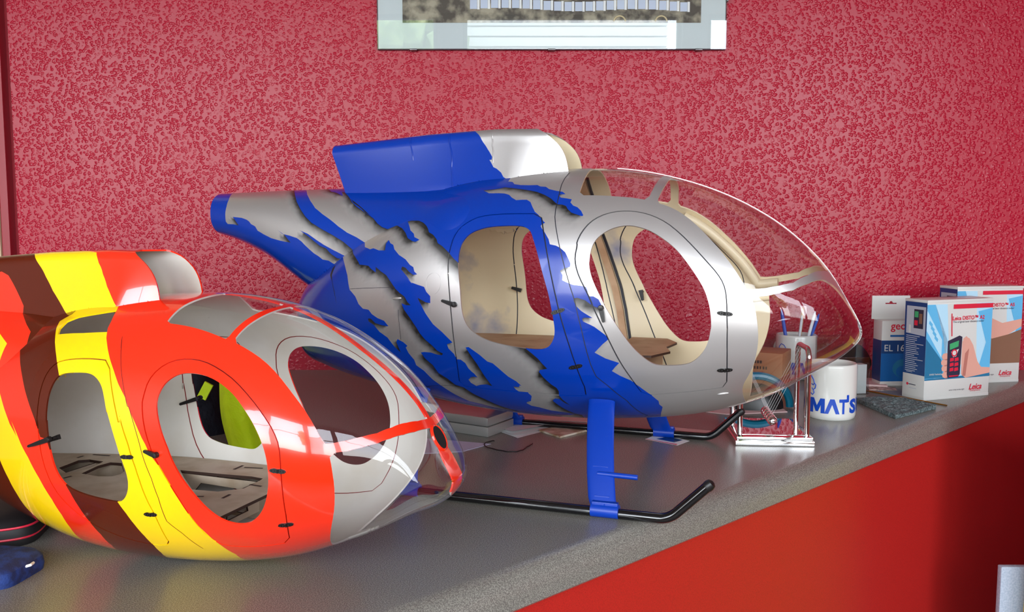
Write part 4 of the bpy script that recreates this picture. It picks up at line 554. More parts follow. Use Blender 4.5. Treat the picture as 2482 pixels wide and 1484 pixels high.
# ------------------------------------------------------------------ room and counter
beige=mat('beige_paint',srgb(206,184,150),.6); whitew=mat('white_wall',srgb(176,168,160),.8); floor_m=mat('dark_floor',srgb(92,84,78),.5,noise=(6,srgb(110,100,92),3,.4,.6))
redtrim=mat('red_trim',srgb(150,30,44),.4)
def struct(name,b,m,smooth=False): o=b.obj(name,m,None,smooth,None); return tag(o,kind='structure')
b=MB(); b.box((-1.137,2.05,FZ),(3.1,2.15,CZ)); struct('wall_back',b,wall_m)
b=MB(); b.box((-3.8,2.062,FZ),(-1.137,2.15,CZ)); struct('wall_back_left',b,redtrim)
b=MB(); b.box((-1.168,2.035,FZ),(-1.149,2.062,CZ),bev=.002); struct('trim_1',b,redtrim)
b=MB(); b.box((-2.4,2.03,FZ),(-1.1685,2.062,CZ)); struct('door_1',b,beige)
b=MB(); b.box((-3.9,WY-.1,FZ),(-3.8,2.15,CZ)); struct('wall_left',b,whitew)
b=MB(); b.box((3.1,WY-.1,FZ),(3.2,2.15,CZ)); struct('wall_right',b,redtrim)
b=MB(); b.box((-3.9,WY-.1,FZ-.1),(3.2,2.15,FZ)); struct('floor',b,floor_m)
b=MB(); b.box((-3.9,WY-.1,CZ),(3.2,2.15,CZ+.1)); struct('ceiling',b,whitew)
b=MB(); b.box((-3.8,WY-.1,FZ),(3.1,WY,WZ0)); b.box((-3.8,WY-.1,WZ1),(3.1,WY,CZ)); struct('wall_window_side',b,whitew)
fr=mat('dark_window_frame',srgb(60,62,66),.4); pil=mat('grey_pillar',srgb(150,146,142),.6)
for i,x in enumerate((-3.715,-2.08,-.42,1.24,2.995)):
    b=MB(); b.box((x-.085,WY-.1,WZ0),(x+.085,WY+.02,WZ1)); struct('trim_%d'%(i+2),b,pil)
for i,(x0,x1) in enumerate(((-3.63,-2.165),(-1.995,-.505),(-.335,1.155),(1.325,2.91))):
    b=MB(); t=.03
    for q in((x0,x0+t),(x1-t,x1)): b.box((q[0],WY-.06,WZ0),(q[1],WY-.02,WZ1))
    for q in((WZ0,WZ0+t),(WZ1-t,WZ1),(.98,1.0)): b.box((x0+t,WY-.06,q[0]),(x1-t,WY-.02,q[1]))
    struct('window_%d'%(i+1),b,fr)
# outside, seen only as reflections
b=MB(); b.box((-30,-40,FZ-.4),(30,WY-.1,FZ-.1)); tag(b.obj('street',mat('asphalt',srgb(150,150,148),.8),None,False,None),kind='structure')
side_m=mat('white_siding',srgb(236,238,238),.6)
b=MB(); 
for i in range(28): b.box((-.8,-12.3,FZ+i*.18),(2.75,-12.0,FZ+i*.18+.150),bev=0)
tag(b.obj('siding_building',side_m,None,False,None),'white sided building across the street behind the camera','building')
leafm=mat('tree_leaves',srgb(96,128,66),.7,noise=(5,srgb(150,176,110),3,.4,.6))
tr=empty('street_tree',(-1.9,-11.5,FZ-.1)); tag(tr,'leafy green tree standing outside the shop windows','tree')
b=MB(); b.tube([(0,0,0),(.05,0,2.2),(0,.05,3.8)],[.16,.12,.07],12); b.obj('trunk',brown,tr)
b=MB()
for i in range(60):
    a=RNG.normal(0,1,3); a/=np.linalg.norm(a); r=RNG.uniform(.5,1.5); b.ball((a[0]*r*.8,a[1]*r,4.2+a[2]*r),RNG.uniform(.25,.45),n=1)
b.obj('crown',leafm,tr,smooth=False)
# counter
E0=Vector((.0061,.8405));ED=Vector((.729,.684)).normalized();EN=Vector((-ED.y,ED.x))
def ep(s,o,z): q=E0+ED*s+EN*o; return (q.x,q.y,z)
S0,S1=-1.25,1.72
ct=empty('reception_counter',(0,0,0)); tag(ct,'grey speckled laminate counter with rounded edge over a red front panel','counter')
prof=[(.26,0.)]+[(.024-.024*math.sin(a),-.022+.022*math.cos(a)) for a in np.linspace(0,PI/2,12)]+[(0,-.035),(.003,-.038),(.03,-.038)]
V=[];F=[];n=len(prof)
for s in(S0,S1):
    V+=[ep(s if s<0 else (2.049-.8405-o*EN.y)/ED.y,o,z) for o,z in prof]
F=[(i,n+i,n+i+1,i+1) for i in range(n-1)]
b=MB(); b.add(V,F)
q0=ep(S0,.26,0);q1=ep((2.049-.8405-.26*EN.y)/ED.y,.26,0); P4=[(q0[0],q0[1]),(q1[0],q1[1]),(-1.13,2.049),(-1.13,2.025),(-1.95,2.025),(-1.95,q0[1])]
b.add([(x,y,0) for x,y in P4],[tuple(range(6))]); b.add([(x,y,-.038) for x,y in P4],[tuple(range(5,-1,-1))]); b.obj('worktop',counter_m,ct,True,30)
b=MB(); b.add([ep(S0,.012,-.038),ep(S1,.012,-.038),ep(S1,.012,FZ),ep(S0,.012,FZ),ep(S0,.03,-.038),ep(S1,.03,-.038),ep(S1,.03,FZ),ep(S0,.03,FZ)],[(0,3,2,1),(4,5,6,7),(0,1,5,4),(2,3,7,6),(0,4,7,3),(1,2,6,5)]); b.obj('front_panel',red_front,ct,False)
# yellow board and pale box at the right
b=MB(); b.box((.850,1.40,FZ),(1.5,1.42,.05)); tag(b.obj('yellow_board',mat('yellow_board',srgb(214,190,52),.5),None,False),'upright yellow board cut off by the right edge of the photo','board')
bx=empty('cardboard_sheet',(.96,1.52,FZ)); tag(bx,'pale blue-grey panel standing low beside the yellow board','cardboard')
h=-.232-FZ; b=MB(); b.box((-.139,-.080,0),(.139,-.068,h),bev=.002); b.obj('panel_sheet',mat('pale_blue_card',srgb(150,162,178),.6,noise=(300,srgb(166,176,190),2,.4,.6)),bx,False)
# ------------------------------------------------------------------ picture on the wall
pf=empty('framed_picture',(.089,2.05,1.12)); tag(pf,'frameless glass picture with white mount hanging on the red wall','picture')
zb,zt_=.7305-1.12,1.5-1.12; xh=.391
b=MB(); b.box((-xh,-.010,zb),(xh,-.002,zt_)); b.obj('backing_board',mat('grey_backing',srgb(70,72,78),.6),pf,False)
b=MB(); b.box((-xh+.002,-.0112,zb+.002),(xh-.002,-.0102,zt_-.002)); b.obj('mount',mat('mount_card',srgb(205,214,216),.7),pf,False)
pz0=.789-1.12
ph=MB(); ph.box((-.334,-.0125,pz0),(.334,-.0114,.30)); prt=mat('printed_photo',srgb(66,56,44),.5,noise=(34,srgb(168,158,136),8,.40,.62))
ph=ph.obj('photo_print',prt,pf,False)
b=MB(); lm=mat('print_pale_blue',srgb(196,206,226),.5); lw=mat('print_white',srgb(240,240,240),.5); lt=mat('print_tan',srgb(196,180,140),.5)
for i in range(21):
    x=-.183+i*.0235; z=.829-1.12-.004*i/20+.003*math.sin(i*.5); b.box((x,-.0129,z-.010),(x+.016,-.0126,z+.010),0); b.box((x+.0165,-.0131,z-.011),(x+.0215,-.0126,z+.011),1)
b.box((-.19,-.0129,.843-1.12),(.30,-.0126,.846-1.12),1); b.box((-.12,-.0129,.87-1.12),(.22,-.0126,.90-1.12),2)
for x in(.152,.245):
    pts_=[(x+.013*math.cos(a),-.0130,pz0+.0015+.013*math.sin(a)) for a in np.linspace(.1,PI-.1,12)]; b.tube(pts_,.002,6,2)
b.obj('print_details',[lm,lw,lt],ph,False)
b=MB(); b.box((-xh,-.0165,zb),(xh,-.0140,zt_)); b.obj('glass',picglass,pf,False)
clipm=mat('clip_grey',srgb(90,88,90),.3,metal=.8)
for x in(0.,.33,-.31): b=MB(); b.box((x-.008,-.0185,zb-.0025),(x+.008,-.002,zb+.0012),bev=.0004); b.obj('clip',clipm,pf,False)
b=MB(); b.box((xh-.001,-.0185,.835-1.12),(xh+.0025,-.002,.85-1.12)); b.obj('clip',clipm,pf,False)
# ------------------------------------------------------------------ lettering helper
def text_mesh(body,size,bold=0.,shear=0.,ext=0.):
    cu=bpy.data.curves.new('t','FONT'); cu.body=body; cu.size=size; cu.offset=bold; cu.shear=shear; cu.resolution_u=3
    o=bpy.data.objects.new('t',cu); COL.objects.link(o); bpy.context.view_layer.update(); me=bpy.data.meshes.new_from_object(o); bpy.data.objects.remove(o)
    V=[tuple(v.co) for v in me.vertices];F=[tuple(p.vertices) for p in me.polygons]; bpy.data.meshes.remove(me); bpy.data.curves.remove(cu); return V,F
def fit_text(body,x0,x1,z0,z1=None,bold=0.,shear=0.):
    V,F=text_mesh(body,1.,bold,shear); xs=[v[0] for v in V];ys=[v[1] for v in V]; s=(x1-x0)/(max(xs)-min(xs)); sy=s if z1 is None else (z1-z0)/(max(ys)-min(ys))
    return [(x0+(v[0]-min(xs))*s,z0+(v[1]-min(ys))*sy,0) for v in V],F
# ------------------------------------------------------------------ boxes at the right
def facing(parent_w,x0=0,y0=0,front=True): return None
cardw=mat('white_card',srgb(206,206,202),.4,coat=.3); cardb=mat('dark_blue_print',srgb(16,62,116),.35,coat=.3); sky1=mat('sky_blue_print',srgb(92,176,220),.35,coat=.3); sky2=mat('pale_blue_print',srgb(176,216,236),.35,coat=.3)
sky3=mat('teal_print',srgb(34,112,150),.35,coat=.3); redp=mat('red_print',srgb(206,38,62),.35,coat=.3); skin=mat('hand_print',srgb(214,158,142),.4,coat=.3); skind=mat('hand_shade_print',srgb(176,112,100),.4,coat=.3)
devb=mat('device_print',srgb(42,46,66),.35,coat=.3); scr=mat('screen_print',srgb(62,160,104),.35); grp=mat('grey_print',srgb(176,180,190),.4); brn=mat('brown_print',srgb(128,92,72),.4)
PAL=[cardw,cardb,sky1,sky2,sky3,redp,skin,skind,devb,scr,grp,brn,dark]
def face_mats(w,h,d):
    fr_=Matrix(((1,0,0,-w/2),(0,0,-1,-d/2),(0,1,0,0),(0,0,0,1)))       # x right, y up, z toward the viewer
    sd_=Matrix(((0,0,-1,-w/2),(-1,0,0,d/2),(0,1,0,0),(0,0,0,1)))      # left side, x from back to front
    return fr_,sd_
def flat(b,poly_,lay,m,X): b.add([(x,y,lay*.00012+.0001) for x,y in poly_],[tuple(range(len(poly_)))] if len(poly_)<5 else [tuple(t) for t in geometry.tessellate_polygon([[Vector((x,y,0)) for x,y in poly_]])],m,X)
def rect(x0,y0,x1,y1): return [(x0,y0),(x1,y0),(x1,y1),(x0,y1)]
def measure_box(loc,rz,label,w,h,d,model,hand=True):
    T=empty('product_box',loc,rz); tag(T,label,'box','laser distance meter boxes'); X,Y=face_mats(w,h,d)
    b=MB(); b.box((-w/2,-d/2,.0015),(w/2,d/2,h-.004),0,bev=.0008); b.obj('carton',cardw,T,False)
    b=MB(); b.box((-w/2-.0008,-d/2-.0012,h-.0055),(w/2+.0008,d/2+.0005,h),0,bev=.0008); b.obj('lid',cardw,T,False); b=MB(); b.box((-w/2,-d/2-.0006,0),(w/2,d/2,.006),0,bev=.0006); b.obj('base_flap',cardw,T,False)
    s=w/.166; hh=h
    def q(u,v): return (u*w,v*h)       # fractions of the face
    b=MB(); f=lambda L,lay,m:flat(b,[q(*p) for p in L],lay,m,X)
    f(rect(0,.20,1,.955),0,3); f([(0,.955),(0,.20),(.30,.24),(.32,.6),(.12,.955)],1,2); f([(.0,.92),(.24,.60),(.24,.42),(.0,.70)],2,3); f([(.03,.955),(.26,.62),(.24,.60),(.0,.90)],3,2)
    f([(0,.62),(.24,.40),(.26,.30),(0,.50)],2,4); f([(0,.50),(.26,.30),(.28,.22),(0,.22)],3,4); f([(.12,.955),(.7,.955),(.8,.3),(.32,.3),(.26,.62)],1,3); f([(.3,.955),(.75,.955),(.78,.4),(.40,.3),(.34,.6)],2,0)
    f([(.78,.87),(1,.90),(1,.20),(.82,.30),(.92,.55)],3,2); f([(.35,.66),(.70,.76),(.66,.32),(.32,.42)],3,0)
    for k in range(4): f([(.04+.03*k,.80-.05*k),(.09+.03*k,.76-.05*k),(.08+.03*k,.73-.05*k),(.03+.03*k,.77-.05*k)],4,2)
    f([(0,.20),(1,.20),(1,.245),(.6,.225),(0,.215)],4,4)
    if hand:
        f([(.55,.57),(.60,.62),(.66,.60),(.72,.53),(.80,.36),(.86,.30),(1,.29),(1,.235),(.62,.20),(.55,.24)],5,6); f([(.60,.45),(.66,.50),(.62,.22),(.57,.22)],6,7)
        f([(.56,.60),(.61,.625),(.66,.585),(.62,.52),(.57,.54)],6,6)
        for k,(y,l) in enumerate(((.43,.245),(.37,.235),(.31,.245),(.245,.26))): 
            f([(l+.02,y+.03),(l+.07,y+.035),(l+.10,y+.02),(l+.10,y-.028),(l+.05,y-.035),(l+.01,y-.02),(l,y+.005)],6,6); f([(l+.05,y-.028),(l+.10,y-.022),(l+.10,y-.034),(l+.06,y-.038)],7,7)
        f([(.325,.585),(.50,.635),(.545,.62),(.53,.24),(.50,.215),(.345,.21),(.33,.25)],8,8)
        f([(.355,.555),(.495,.585),(.49,.525),(.36,.495)],9,9); f([(.38,.475),(.50,.50),(.46,.425),(.415,.42)],9,0); 
        for i in(0,1):
            for j in range(3): x=.37+.072*i; y=.375-.05*j; f([(x,y),(x+.06,y+.008),(x+.055,y+.04),(x,y+.035)],9,5)
        b.add([((.43*w)+.0075*s*math.cos(a)*rr,(.462*h)+.0075*s*math.sin(a)*rr,.0014) for a in np.linspace(0,2*PI,12,endpoint=False) for rr in(1,.65)],[(2*i,2*((i+1)%12),2*((i+1)%12)+1,2*i+1) for i in range(12)],5,X)
        f([(.36,.235),(.52,.235),(.50,.225),(.37,.222)],9,5); f([(.375,.63),(.39,.632),(.375,.86),(.36,.86)],9,5)
    else:
        f([(.2,.2),(1,.2),(1,.55),(.8,.5),(.55,.46),(.3,.62),(.2,.62)],5,11); f([(.3,.62),(.55,.46),(.8,.5),(1,.58),(1,.66),(.7,.62),(.45,.70)],6,6); f([(.05,.62),(.30,.62),(.34,.20),(.15,.2)],7,5); f([(.2,.2),(.35,.2),(.35,.4)],8,8)
    f(rect(.39,.905,1,.95) if hand else rect(.38,.915,1,.955),9,5); b.obj('front_print',PAL,T,False)
    b=MB()
    for tx,x0,x1,y0,m,sh,bo in(('Leica DISTO\u2122 '+model,.385,.875,.79,5,0,.025),('The original laser distance meter',.39,.87,.757,8,0,.0),('Leica',.68,.88,.075,5,.35,.02),('Geosystems',.70,.86,.052,5,0,.0),('when it has to be right',.37,.61,.075,8,0,.0),('SWISS Technology',.065,.27,.245,0,0,0.01)):
        V,F=fit_text(tx,x0*w,x1*w,y0*h,None,bo,sh); b=MB(); b.add([(v[0],v[1],.0013) for v in V],F,m,X); b.obj('lettering',PAL,T,False)
    b=MB(); g=lambda L,lay,m:flat(b,[(p[0]*d,p[1]*h) for p in L],lay,m,Y)
    g(rect(0,.245,1,.975),0,1); g([(.08,.655),(.95,.64),(.95,.93),(.08,.93)],1,10); g(rect(.42,.71,.85,.90),2,8); g(rect(.45,.82,.62,.88),3,9); g(rect(.66,.76,.80,.86),3,11); g(rect(.45,.74,.60,.79),3,5); g(rect(.2,.66,.3,.74),3,0)
    for i in range(19):
        y=.63-i*.0195; L=RNG.uniform(.40,.62) if i not in(4,12) else .8; g(rect(.10,y-.004,.10+L,y+.003),3,10)
    g(rect(.16,.262,.44,.268),3,10); g(rect(.30,.135,.62,.143),1,8); g(rect(.32,.10,.66,.106),1,10)
    b.add([(.24*d+.0028*math.cos(a),.14*h+.0028*math.sin(a),.0004) for a in np.linspace(0,2*PI,12,endpoint=False)],[tuple(range(12))],5,Y)
    b.obj('side_print',PAL,T,False); return T
# front left corner (.7952,1.690), front right (.9511,1.7474)
th=math.atan2(.0575,.1559); w,h,d=.166,.195,.055
cx=.7952+w/2*math.cos(th)-d/2*math.sin(th); cy=1.690+w/2*math.sin(th)+d/2*math.cos(th)
measure_box((cx,cy,0),th,'white and blue laser meter box in front, its hand holding the meter fully visible',w,h,d,'A2')
th=math.radians(11.5);w2=.160;cx=1.0977-w2/2*math.cos(th)-d/2*math.sin(th);cy=1.8995-w2/2*math.sin(th)+d/2*math.cos(th)
measure_box((cx,cy,0),th,'rear laser meter box, half hidden behind the front one at the right edge',w2,.208,d,'A5',False)
eb=empty('receiver_box',(.816,1.868,0),math.radians(2)); tag(eb,'narrow blue and white hanging box reading EL 16, left of the laser meter boxes','box')
w,h,d=.082,.138,.04; X,Y=face_mats(w,h,d)
b=MB(); b.box((-w/2,-d/2,0),(w/2,d/2,h),0,bev=.0008); b.obj('carton',cardw,eb,False)
b=MB(); vs=[(-w/2,h),(w/2,h),(w/2,h+.05),(-w/2,h+.05)]; slot=[(-.012,h+.032),(.012,h+.032),(.012,h+.0345),(.004,h+.0345),(.002,h+.038),(-.002,h+.038),(-.004,h+.0345),(-.012,h+.0345)]
tb=plate('hang_tab',vs,[slot],-.0006,.0006,cardw,cardw,eb,Matrix(((1,0,0,-.006),(0,0,-1,d/2-.001),(0,1,0,0),(0,0,0,1))))
b=MB(); f=lambda L,lay,m:flat(b,[(p[0]*w,p[1]*h) for p in L],lay,m,X)
elb=mat('box_blue_print',srgb(18,92,160),.35,coat=.3); b2=PAL+[elb]
f(rect(0,.07,1,.52),0,13); f(rect(0,.50,1,.70),1,1); f(rect(.22,.755,.9,.785),1,13); 
b.add([(.60*w+.024*math.cos(a),.27*h+.020*math.sin(a),.0004) for a in np.linspace(0,2*PI,20,endpoint=False)],[tuple(range(20))],4,X); b.add([(.55*w+.012*math.cos(a),.22*h+.012*math.sin(a),.0005) for a in np.linspace(0,2*PI,20,endpoint=False)],[tuple(range(20))],13,X)
flat(b,[(0,.07*h),(d,.07*h),(d,.70*h),(0,.70*h)],0,1,Y)
b.obj('front_print',b2,eb,False)
b=MB()
for tx,x0,x1,y0,m in(('geo',.22,.62,.83,5),('EL 16',.08,.60,.535,0)):
    V,F=fit_text(tx,x0*w,x1*w,y0*h,None,.015 if m else .0); b=MB(); b.add([(v[0],v[1],.0008) for v in V],F,m,X); b.obj('lettering',b2,eb,False)
# ------------------------------------------------------------------ mugs
def mug(loc,rz,label,size=1.,word_z=(.0125,.0385),rim=True):
    T=empty('mug',loc,rz,size); tag(T,label,'mug','white mugs with blue lettering'); r=.044;hh=.097
    b=MB(); b.lathe([(0,.002),(.038,.002),(.040,0),(.0425,.002),(r-.0003,.008),(r,.02),(r,hh-.004),(r-.0004,hh-.0012),(r-.0022,hh),(r-.004,hh-.0014),(r-.0045,hh-.006),(r-.0045,.01),(.035,.006),(0,.006)],64); body=b.obj('body',white_c,T,True,60)
    b=MB(); a=[(-(r-.002)-.030*math.sin(t)*1.0,0,.05-.030*math.cos(t)) for t in np.linspace(.05,PI-.05,14)]; b.tube([(-(r-.003),0,.080)]+[(q[0],0,.10-q[2]) for q in a]+[(-(r-.003),0,.020)],.0055,12)
    X=Matrix.Rotation(math.radians(-70),4,'Z'); b2_=MB(); b2_.add(b.V,b.F,0,X); b2_.obj('handle',white_c,T)
    # blue word wrapped round the body
    z0,z1=word_z; L=[]
    def let(poly_): L.append(poly_)
    Hh=z1-z0; A_=lambda P_,x0,wd:[(x0+p[0]*wd,z0+p[1]*Hh) for p in P_]
    Mg=[(0,0),(0,1),(.28,1),(.5,.5),(.72,1),(1,1),(1,0),(.76,0),(.76,.55),(.58,.1),(.42,.1),(.24,.55),(.24,0)]
    Ag=[(0,0),(.36,1),(.64,1),(1,0),(.74,0),(.5,.62),(.26,0)]
    Tg=[(.36,0),(.36,.78),(0,.78),(0,1),(1,1),(1,.78),(.62,.78),(.62,0)]
    let(A_(Mg,-.0435,.0275)); let(A_(Ag,-.0165,.0255)); let(A_(Tg,.0078,.0158)); let([(.0215,z0+Hh*.98),(.0215,z0+Hh*1.28),(.0265,z0+Hh*1.28),(.0265,z0+Hh*.80),(.0225,z0+Hh*.80),(.0225,z0+Hh*.98)])
    V=[];F=[];bm=bmesh.new()
    for pl in L:
        vs=[bm.verts.new((p[0],p[1],0)) for p in pl]; bm.faces.new(vs)
    for tx,x0,x1 in(('S',.028,.0465),('U',.0485,.066),('K',-.090,-.069),('O',-.067,-.046)):
        V_,F_=fit_text(tx,x0,x1,z0,z1,.05); vs=[bm.verts.new(v) for v in V_]
        for f in F_:
            try: bm.faces.new([vs[i] for i in f])
            except ValueError: pass
    for k in range(-24,20): 
        bmesh.ops.bisect_plane(bm,geom=bm.verts[:]+bm.edges[:]+bm.faces[:],plane_co=(k*.004,0,0),plane_no=(1,0,0))
    bmesh.ops.triangulate(bm,faces=bm.faces[:])
    for v in bm.verts:
        a=v.co.x/r-PI/2; v.co=Vector(((r+.0003)*math.cos(a),(r+.0003)*math.sin(a),v.co.y))
    bm.verts.ensure_lookup_table(); bm.verts.index_update(); V=[v.co.copy() for v in bm.verts];F=[[v.index for v in f.verts] for f in bm.faces]; bm.free()
    # outward winding
    F2=[]
    for f in F:
        n=(V[f[1]]-V[f[0]]).cross(V[f[2]]-V[f[0]]); c_=(V[f[0]]+V[f[1]]+V[f[2]]); F2.append(f if n.x*c_.x+n.y*c_.y>0 else f[::-1])
    b=MB(); b.add(V,F2)
    def sq(pts_,wd=.0009):
        pp=[(((r+.0002)*math.cos(x/r-PI/2)),((r+.0002)*math.sin(x/r-PI/2)),z) for x,z in pts_]; b.tube(pp,wd,6)
    sq([(-.050,.078),(-.043,.076),(-.038,.070),(-.036,.064),(-.038,.060),(-.042,.062)]);sq([(-.036,.064),(-.033,.061),(-.034,.055),(-.038,.052),(-.041,.055)]);sq([(-.038,.052),(-.036,.047),(-.039,.043),(-.044,.046)]);sq([(-.050,.078),(-.056,.072),(-.058,.060),(-.055,.050),(-.044,.046)])
    b.obj('blue_lettering',ink_blue,body); return T
mug((.5660,1.556,0),math.radians(-10),'white mug with large blue lettering beside the chrome ball toy')
T=mug((.632,1.955,0),math.radians(2),'white pen mug at the wall, seen through the silver helicopter nose',1.)
for i,(x,y,dx,dy,hh,col,r) in enumerate(((.010,.0,.010,.01,.155,srgb(200,150,90),.0035),(-.012,.006,-.014,.012,.150,srgb(30,70,170),.004),(.024,-.006,.018,0.,.148,srgb(220,225,230),.0035),(.030,.01,.028,.006,.140,srgb(40,90,190),.0035),(.0,-.016,.006,-.012,.142,srgb(210,215,220),.003))):
    b=MB(); base=Vector((.628+x*.4,1.955+y*.4,.012)); tip=Vector((.628+x+dx,1.955+y+dy,hh)); b.tube([base,base+(tip-base)*.9,tip],[r,r,r*.4],10)
    tag(b.obj('pen',mat('pen_%s'%('wood','blue','clear','blue2','grey')[i],col,.35)),('light wooden pencil in the pen mug behind the helicopter nose','dark blue pen leaning left in the pen mug','clear pen standing beside the wooden pencil','blue topped pen leaning right in the pen mug','short grey pen at the front of the pen mug')[i],'pen','pens in the mug')
# ------------------------------------------------------------------ chrome ball toy
nc=empty('balls_cradle',(.4105,1.408,0),math.radians(-4.5)); tag(nc,'chrome ball cradle toy under the silver helicopter nose','desk toy')
b=MB(); b.box((-.060,-.070,.0),(.060,.070,.0085),bev=.002); b.box((-.058,-.068,.0085),(.058,.068,.0145),bev=.0025); b.obj('base',chrome,nc,True,30)
b=MB(); b.box((-.052,-.055,.0147),(.050,.062,.0153)); b.obj('mirror_tray',mirror,nc,False)
for sx in(-1,1):
    b=MB(); p=[(sx*.051,-.052,.014),(sx*.051,-.052,.135)]+[(sx*.051,-.052+.014*(1-math.cos(a)),.135+.014*math.sin(a)) for a in np.linspace(.2,PI/2,6)]+[(sx*.051,.004,.149)]+[(sx*.051,.004+.014*math.sin(a),.135+.014*math.cos(a)) for a in np.linspace(.2,PI/2,6)]+[(sx*.051,.018,.014)]
    b.tube(p,.0042,14); b.obj('post_frame',chrome,nc)
for i in range(5):
    y=-.038+i*.0125; b=MB(); b.ball((.001,y,.034+.001*i),.0078); ba=b.obj('ball',chrome,nc)
    b=MB()
    for sx in(-1,1): b.tube([(.001,y,.0425),(sx*.051,y,.149)],.0002,5)
    b.obj('string',mat('nylon',srgb(210,210,210),.3) if i==0 else MATS['nylon'],ba)
# ------------------------------------------------------------------ things lying about
b=MB(); n=22; V=[];F=[]
C4=[Vector((.660,1.680,0)),Vector((.760,1.696,0)),Vector((.782,1.612,0)),Vector((.672,1.530,0))]
for i in range(n+1):
    for j in range(n+1):
        u,v=i/n,j/n; p=(C4[0]*(1-u)+C4[1]*u)*(1-v)+(C4[3]*(1-u)+C4[2]*u)*v; V.append((p.x+RNG.normal(0,.0006),p.y+RNG.normal(0,.0006),.0075+RNG.normal(0,.0009)*(1 if 0<i<n and 0<j<n else .3)+.0015*math.sin(5*u+3*v)))
N_=len(V); V+=[(x,y,.0005) for x,y,z in V]
for i in range(n):
    for j in range(n): a=i*(n+1)+j; F+=[(a,a+1,a+n+2,a+n+1),(N_+a,N_+a+n+1,N_+a+n+2,N_+a+1)]
def rim_(idx): return [(idx[i],idx[i+1],idx[i+1]+N_,idx[i]+N_) for i in range(len(idx)-1)]
F+=rim_([j for j in range(n+1)])[::1]+rim_([i*(n+1)+n for i in range(n+1)])+rim_([n*(n+1)+j for j in range(n,-1,-1)])+rim_([i*(n+1) for i in range(n,-1,-1)])
b.add(V,F); tag(b.obj('abrasive_pad',mat('grey_green_felt',srgb(62,78,80),.9,noise=(260,srgb(120,134,134),4,.40,.62),bump=(700,.8,.002,3)),None,False,None),'dark grey-green fibrous pad lying right of the mug','pad')
for i,(p0,p1,lb) in enumerate((((.719,1.7915),(.8165,1.6400),'upper of two thin brass rods beside the grey pad'),((.716,1.800),(.793,1.678),'lower of two thin brass rods beside the grey pad'))):
    b=MB(); b.tube([(p0[0],p0[1],.0078 if i==0 else .0013),(p1[0],p1[1],.0013)] if 0 else [(p0[0],p0[1],.0014),(p1[0],p1[1],.0014)],.0013,8); tag(b.obj('brass_rod',mat('brass',srgb(176,128,50),.35,metal=.9) if i==0 else MATS['brass']),lb,'rod','thin brass rods')
# acrylic holder with white card
ah=empty('card_holder',(.668,1.775,0),math.radians(8)); tag(ah,'clear acrylic card holder with white cards behind the mug','card holder')
b=MB(); b.box((-.045,.026,0),(.045,.028,.115)); b.box((-.045,-.026,0),(.045,-.024,.075)); b.box((.043,-.024,0),(.045,.026,.112)); b.box((-.045,-.024,0),(-.043,.026,.112)); b.obj('holder',acrylic,ah,False)
b=MB(); b.box((-.041,-.022,.001),(.041,.0,.060),bev=.0006); b.obj('cards',cardw,ah,False)
# teal rimmed black dome
tm=empty('tape_dispenser',(.452,1.622,0)); tag(tm,'round black and teal object behind the ball cradle','desk item')
b=MB(); b.ball((0,0,0),.052,sc=(1.0,.55,.92)); V=[(x,y,max(z,0)) for x,y,z in b.V]; b.V=V; b.obj('black_core',black,tm)
b=MB(); b.tube([(.064*math.cos(a),.0,.003+.058*math.sin(a)) for a in np.linspace(0,PI,26)],.0075,10); b.obj('teal_rim',mat('teal_plastic',srgb(0,110,140),.35),tm)
# black pouch and scraps by the wall
b=MB(); b.ball((.765,1.985,.035),.05,sc=(.9,.7,.75)); b.V=[(x+.004*math.sin(z*90),y,max(z,.0)) for x,y,z in b.V]; tag(b.obj('black_pouch',mat('black_fabric',srgb(24,22,24),.8)),'small dark pouch slumped against the wall behind the card holder','pouch')
b=MB(); b.prism([(.705,1.86),(.785,1.83),(.80,1.91),(.73,1.95)],0,.004); tag(b.obj('notepad',pink_p,None,False),'pinkish paper pad lying between the card holder and the hanging box','paper pad')
b=MB(); b.prism([(.735,1.80),(.79,1.795),(.80,1.83),(.745,1.84)],.0,.0006); tag(b.obj('paper_scrap',mat('scrap_print',srgb(150,130,118),.6,noise=(80,srgb(220,200,190),3,.45,.55)),None,False),'small printed scrap lying in front of the hanging box','paper')
# cardboard box seen through the nose
cb=empty('cardboard_carton',(.53,1.86,0),math.radians(-28)); tag(cb,'low brown cardboard carton seen through the silver helicopter nose','box')
b=MB(); b.box((-.075,-.04,0),(.05,.05,.075),bev=.002); b.obj('carton_body',mat('brown_card',srgb(166,104,66),.7),cb,False)
b=MB()
for k,(y,l) in enumerate(((.052,.06),(.040,.075),(.028,.05))):
    for i in range(int(l/.006)): b.box((-.05+i*.006,-.0405,y),(-.05+i*.006+RNG.uniform(.002,.0045),-.0401,y+.006))
b.obj('printed_marks',mat('brown_print_ink',srgb(60,34,28),.7),cb,False)
# silver metal case
sc_=empty('metal_case',(-.103,1.4826,0),math.atan2(-.52,.85)); tag(sc_,'small silver hinged case between the two helicopters','case')
b=MB(); b.box((-.10,-.04,0),(.10,.04,.0163),bev=.0022); b.obj('case_base',mat('satin_silver',srgb(170,170,166),.35,metal=.6),sc_,True,40)
b=MB(); b.box((-.10,-.04,.0165),(.10,.04,.032),bev=.005); b.obj('case_lid',MATS['satin_silver'],sc_,True,40)
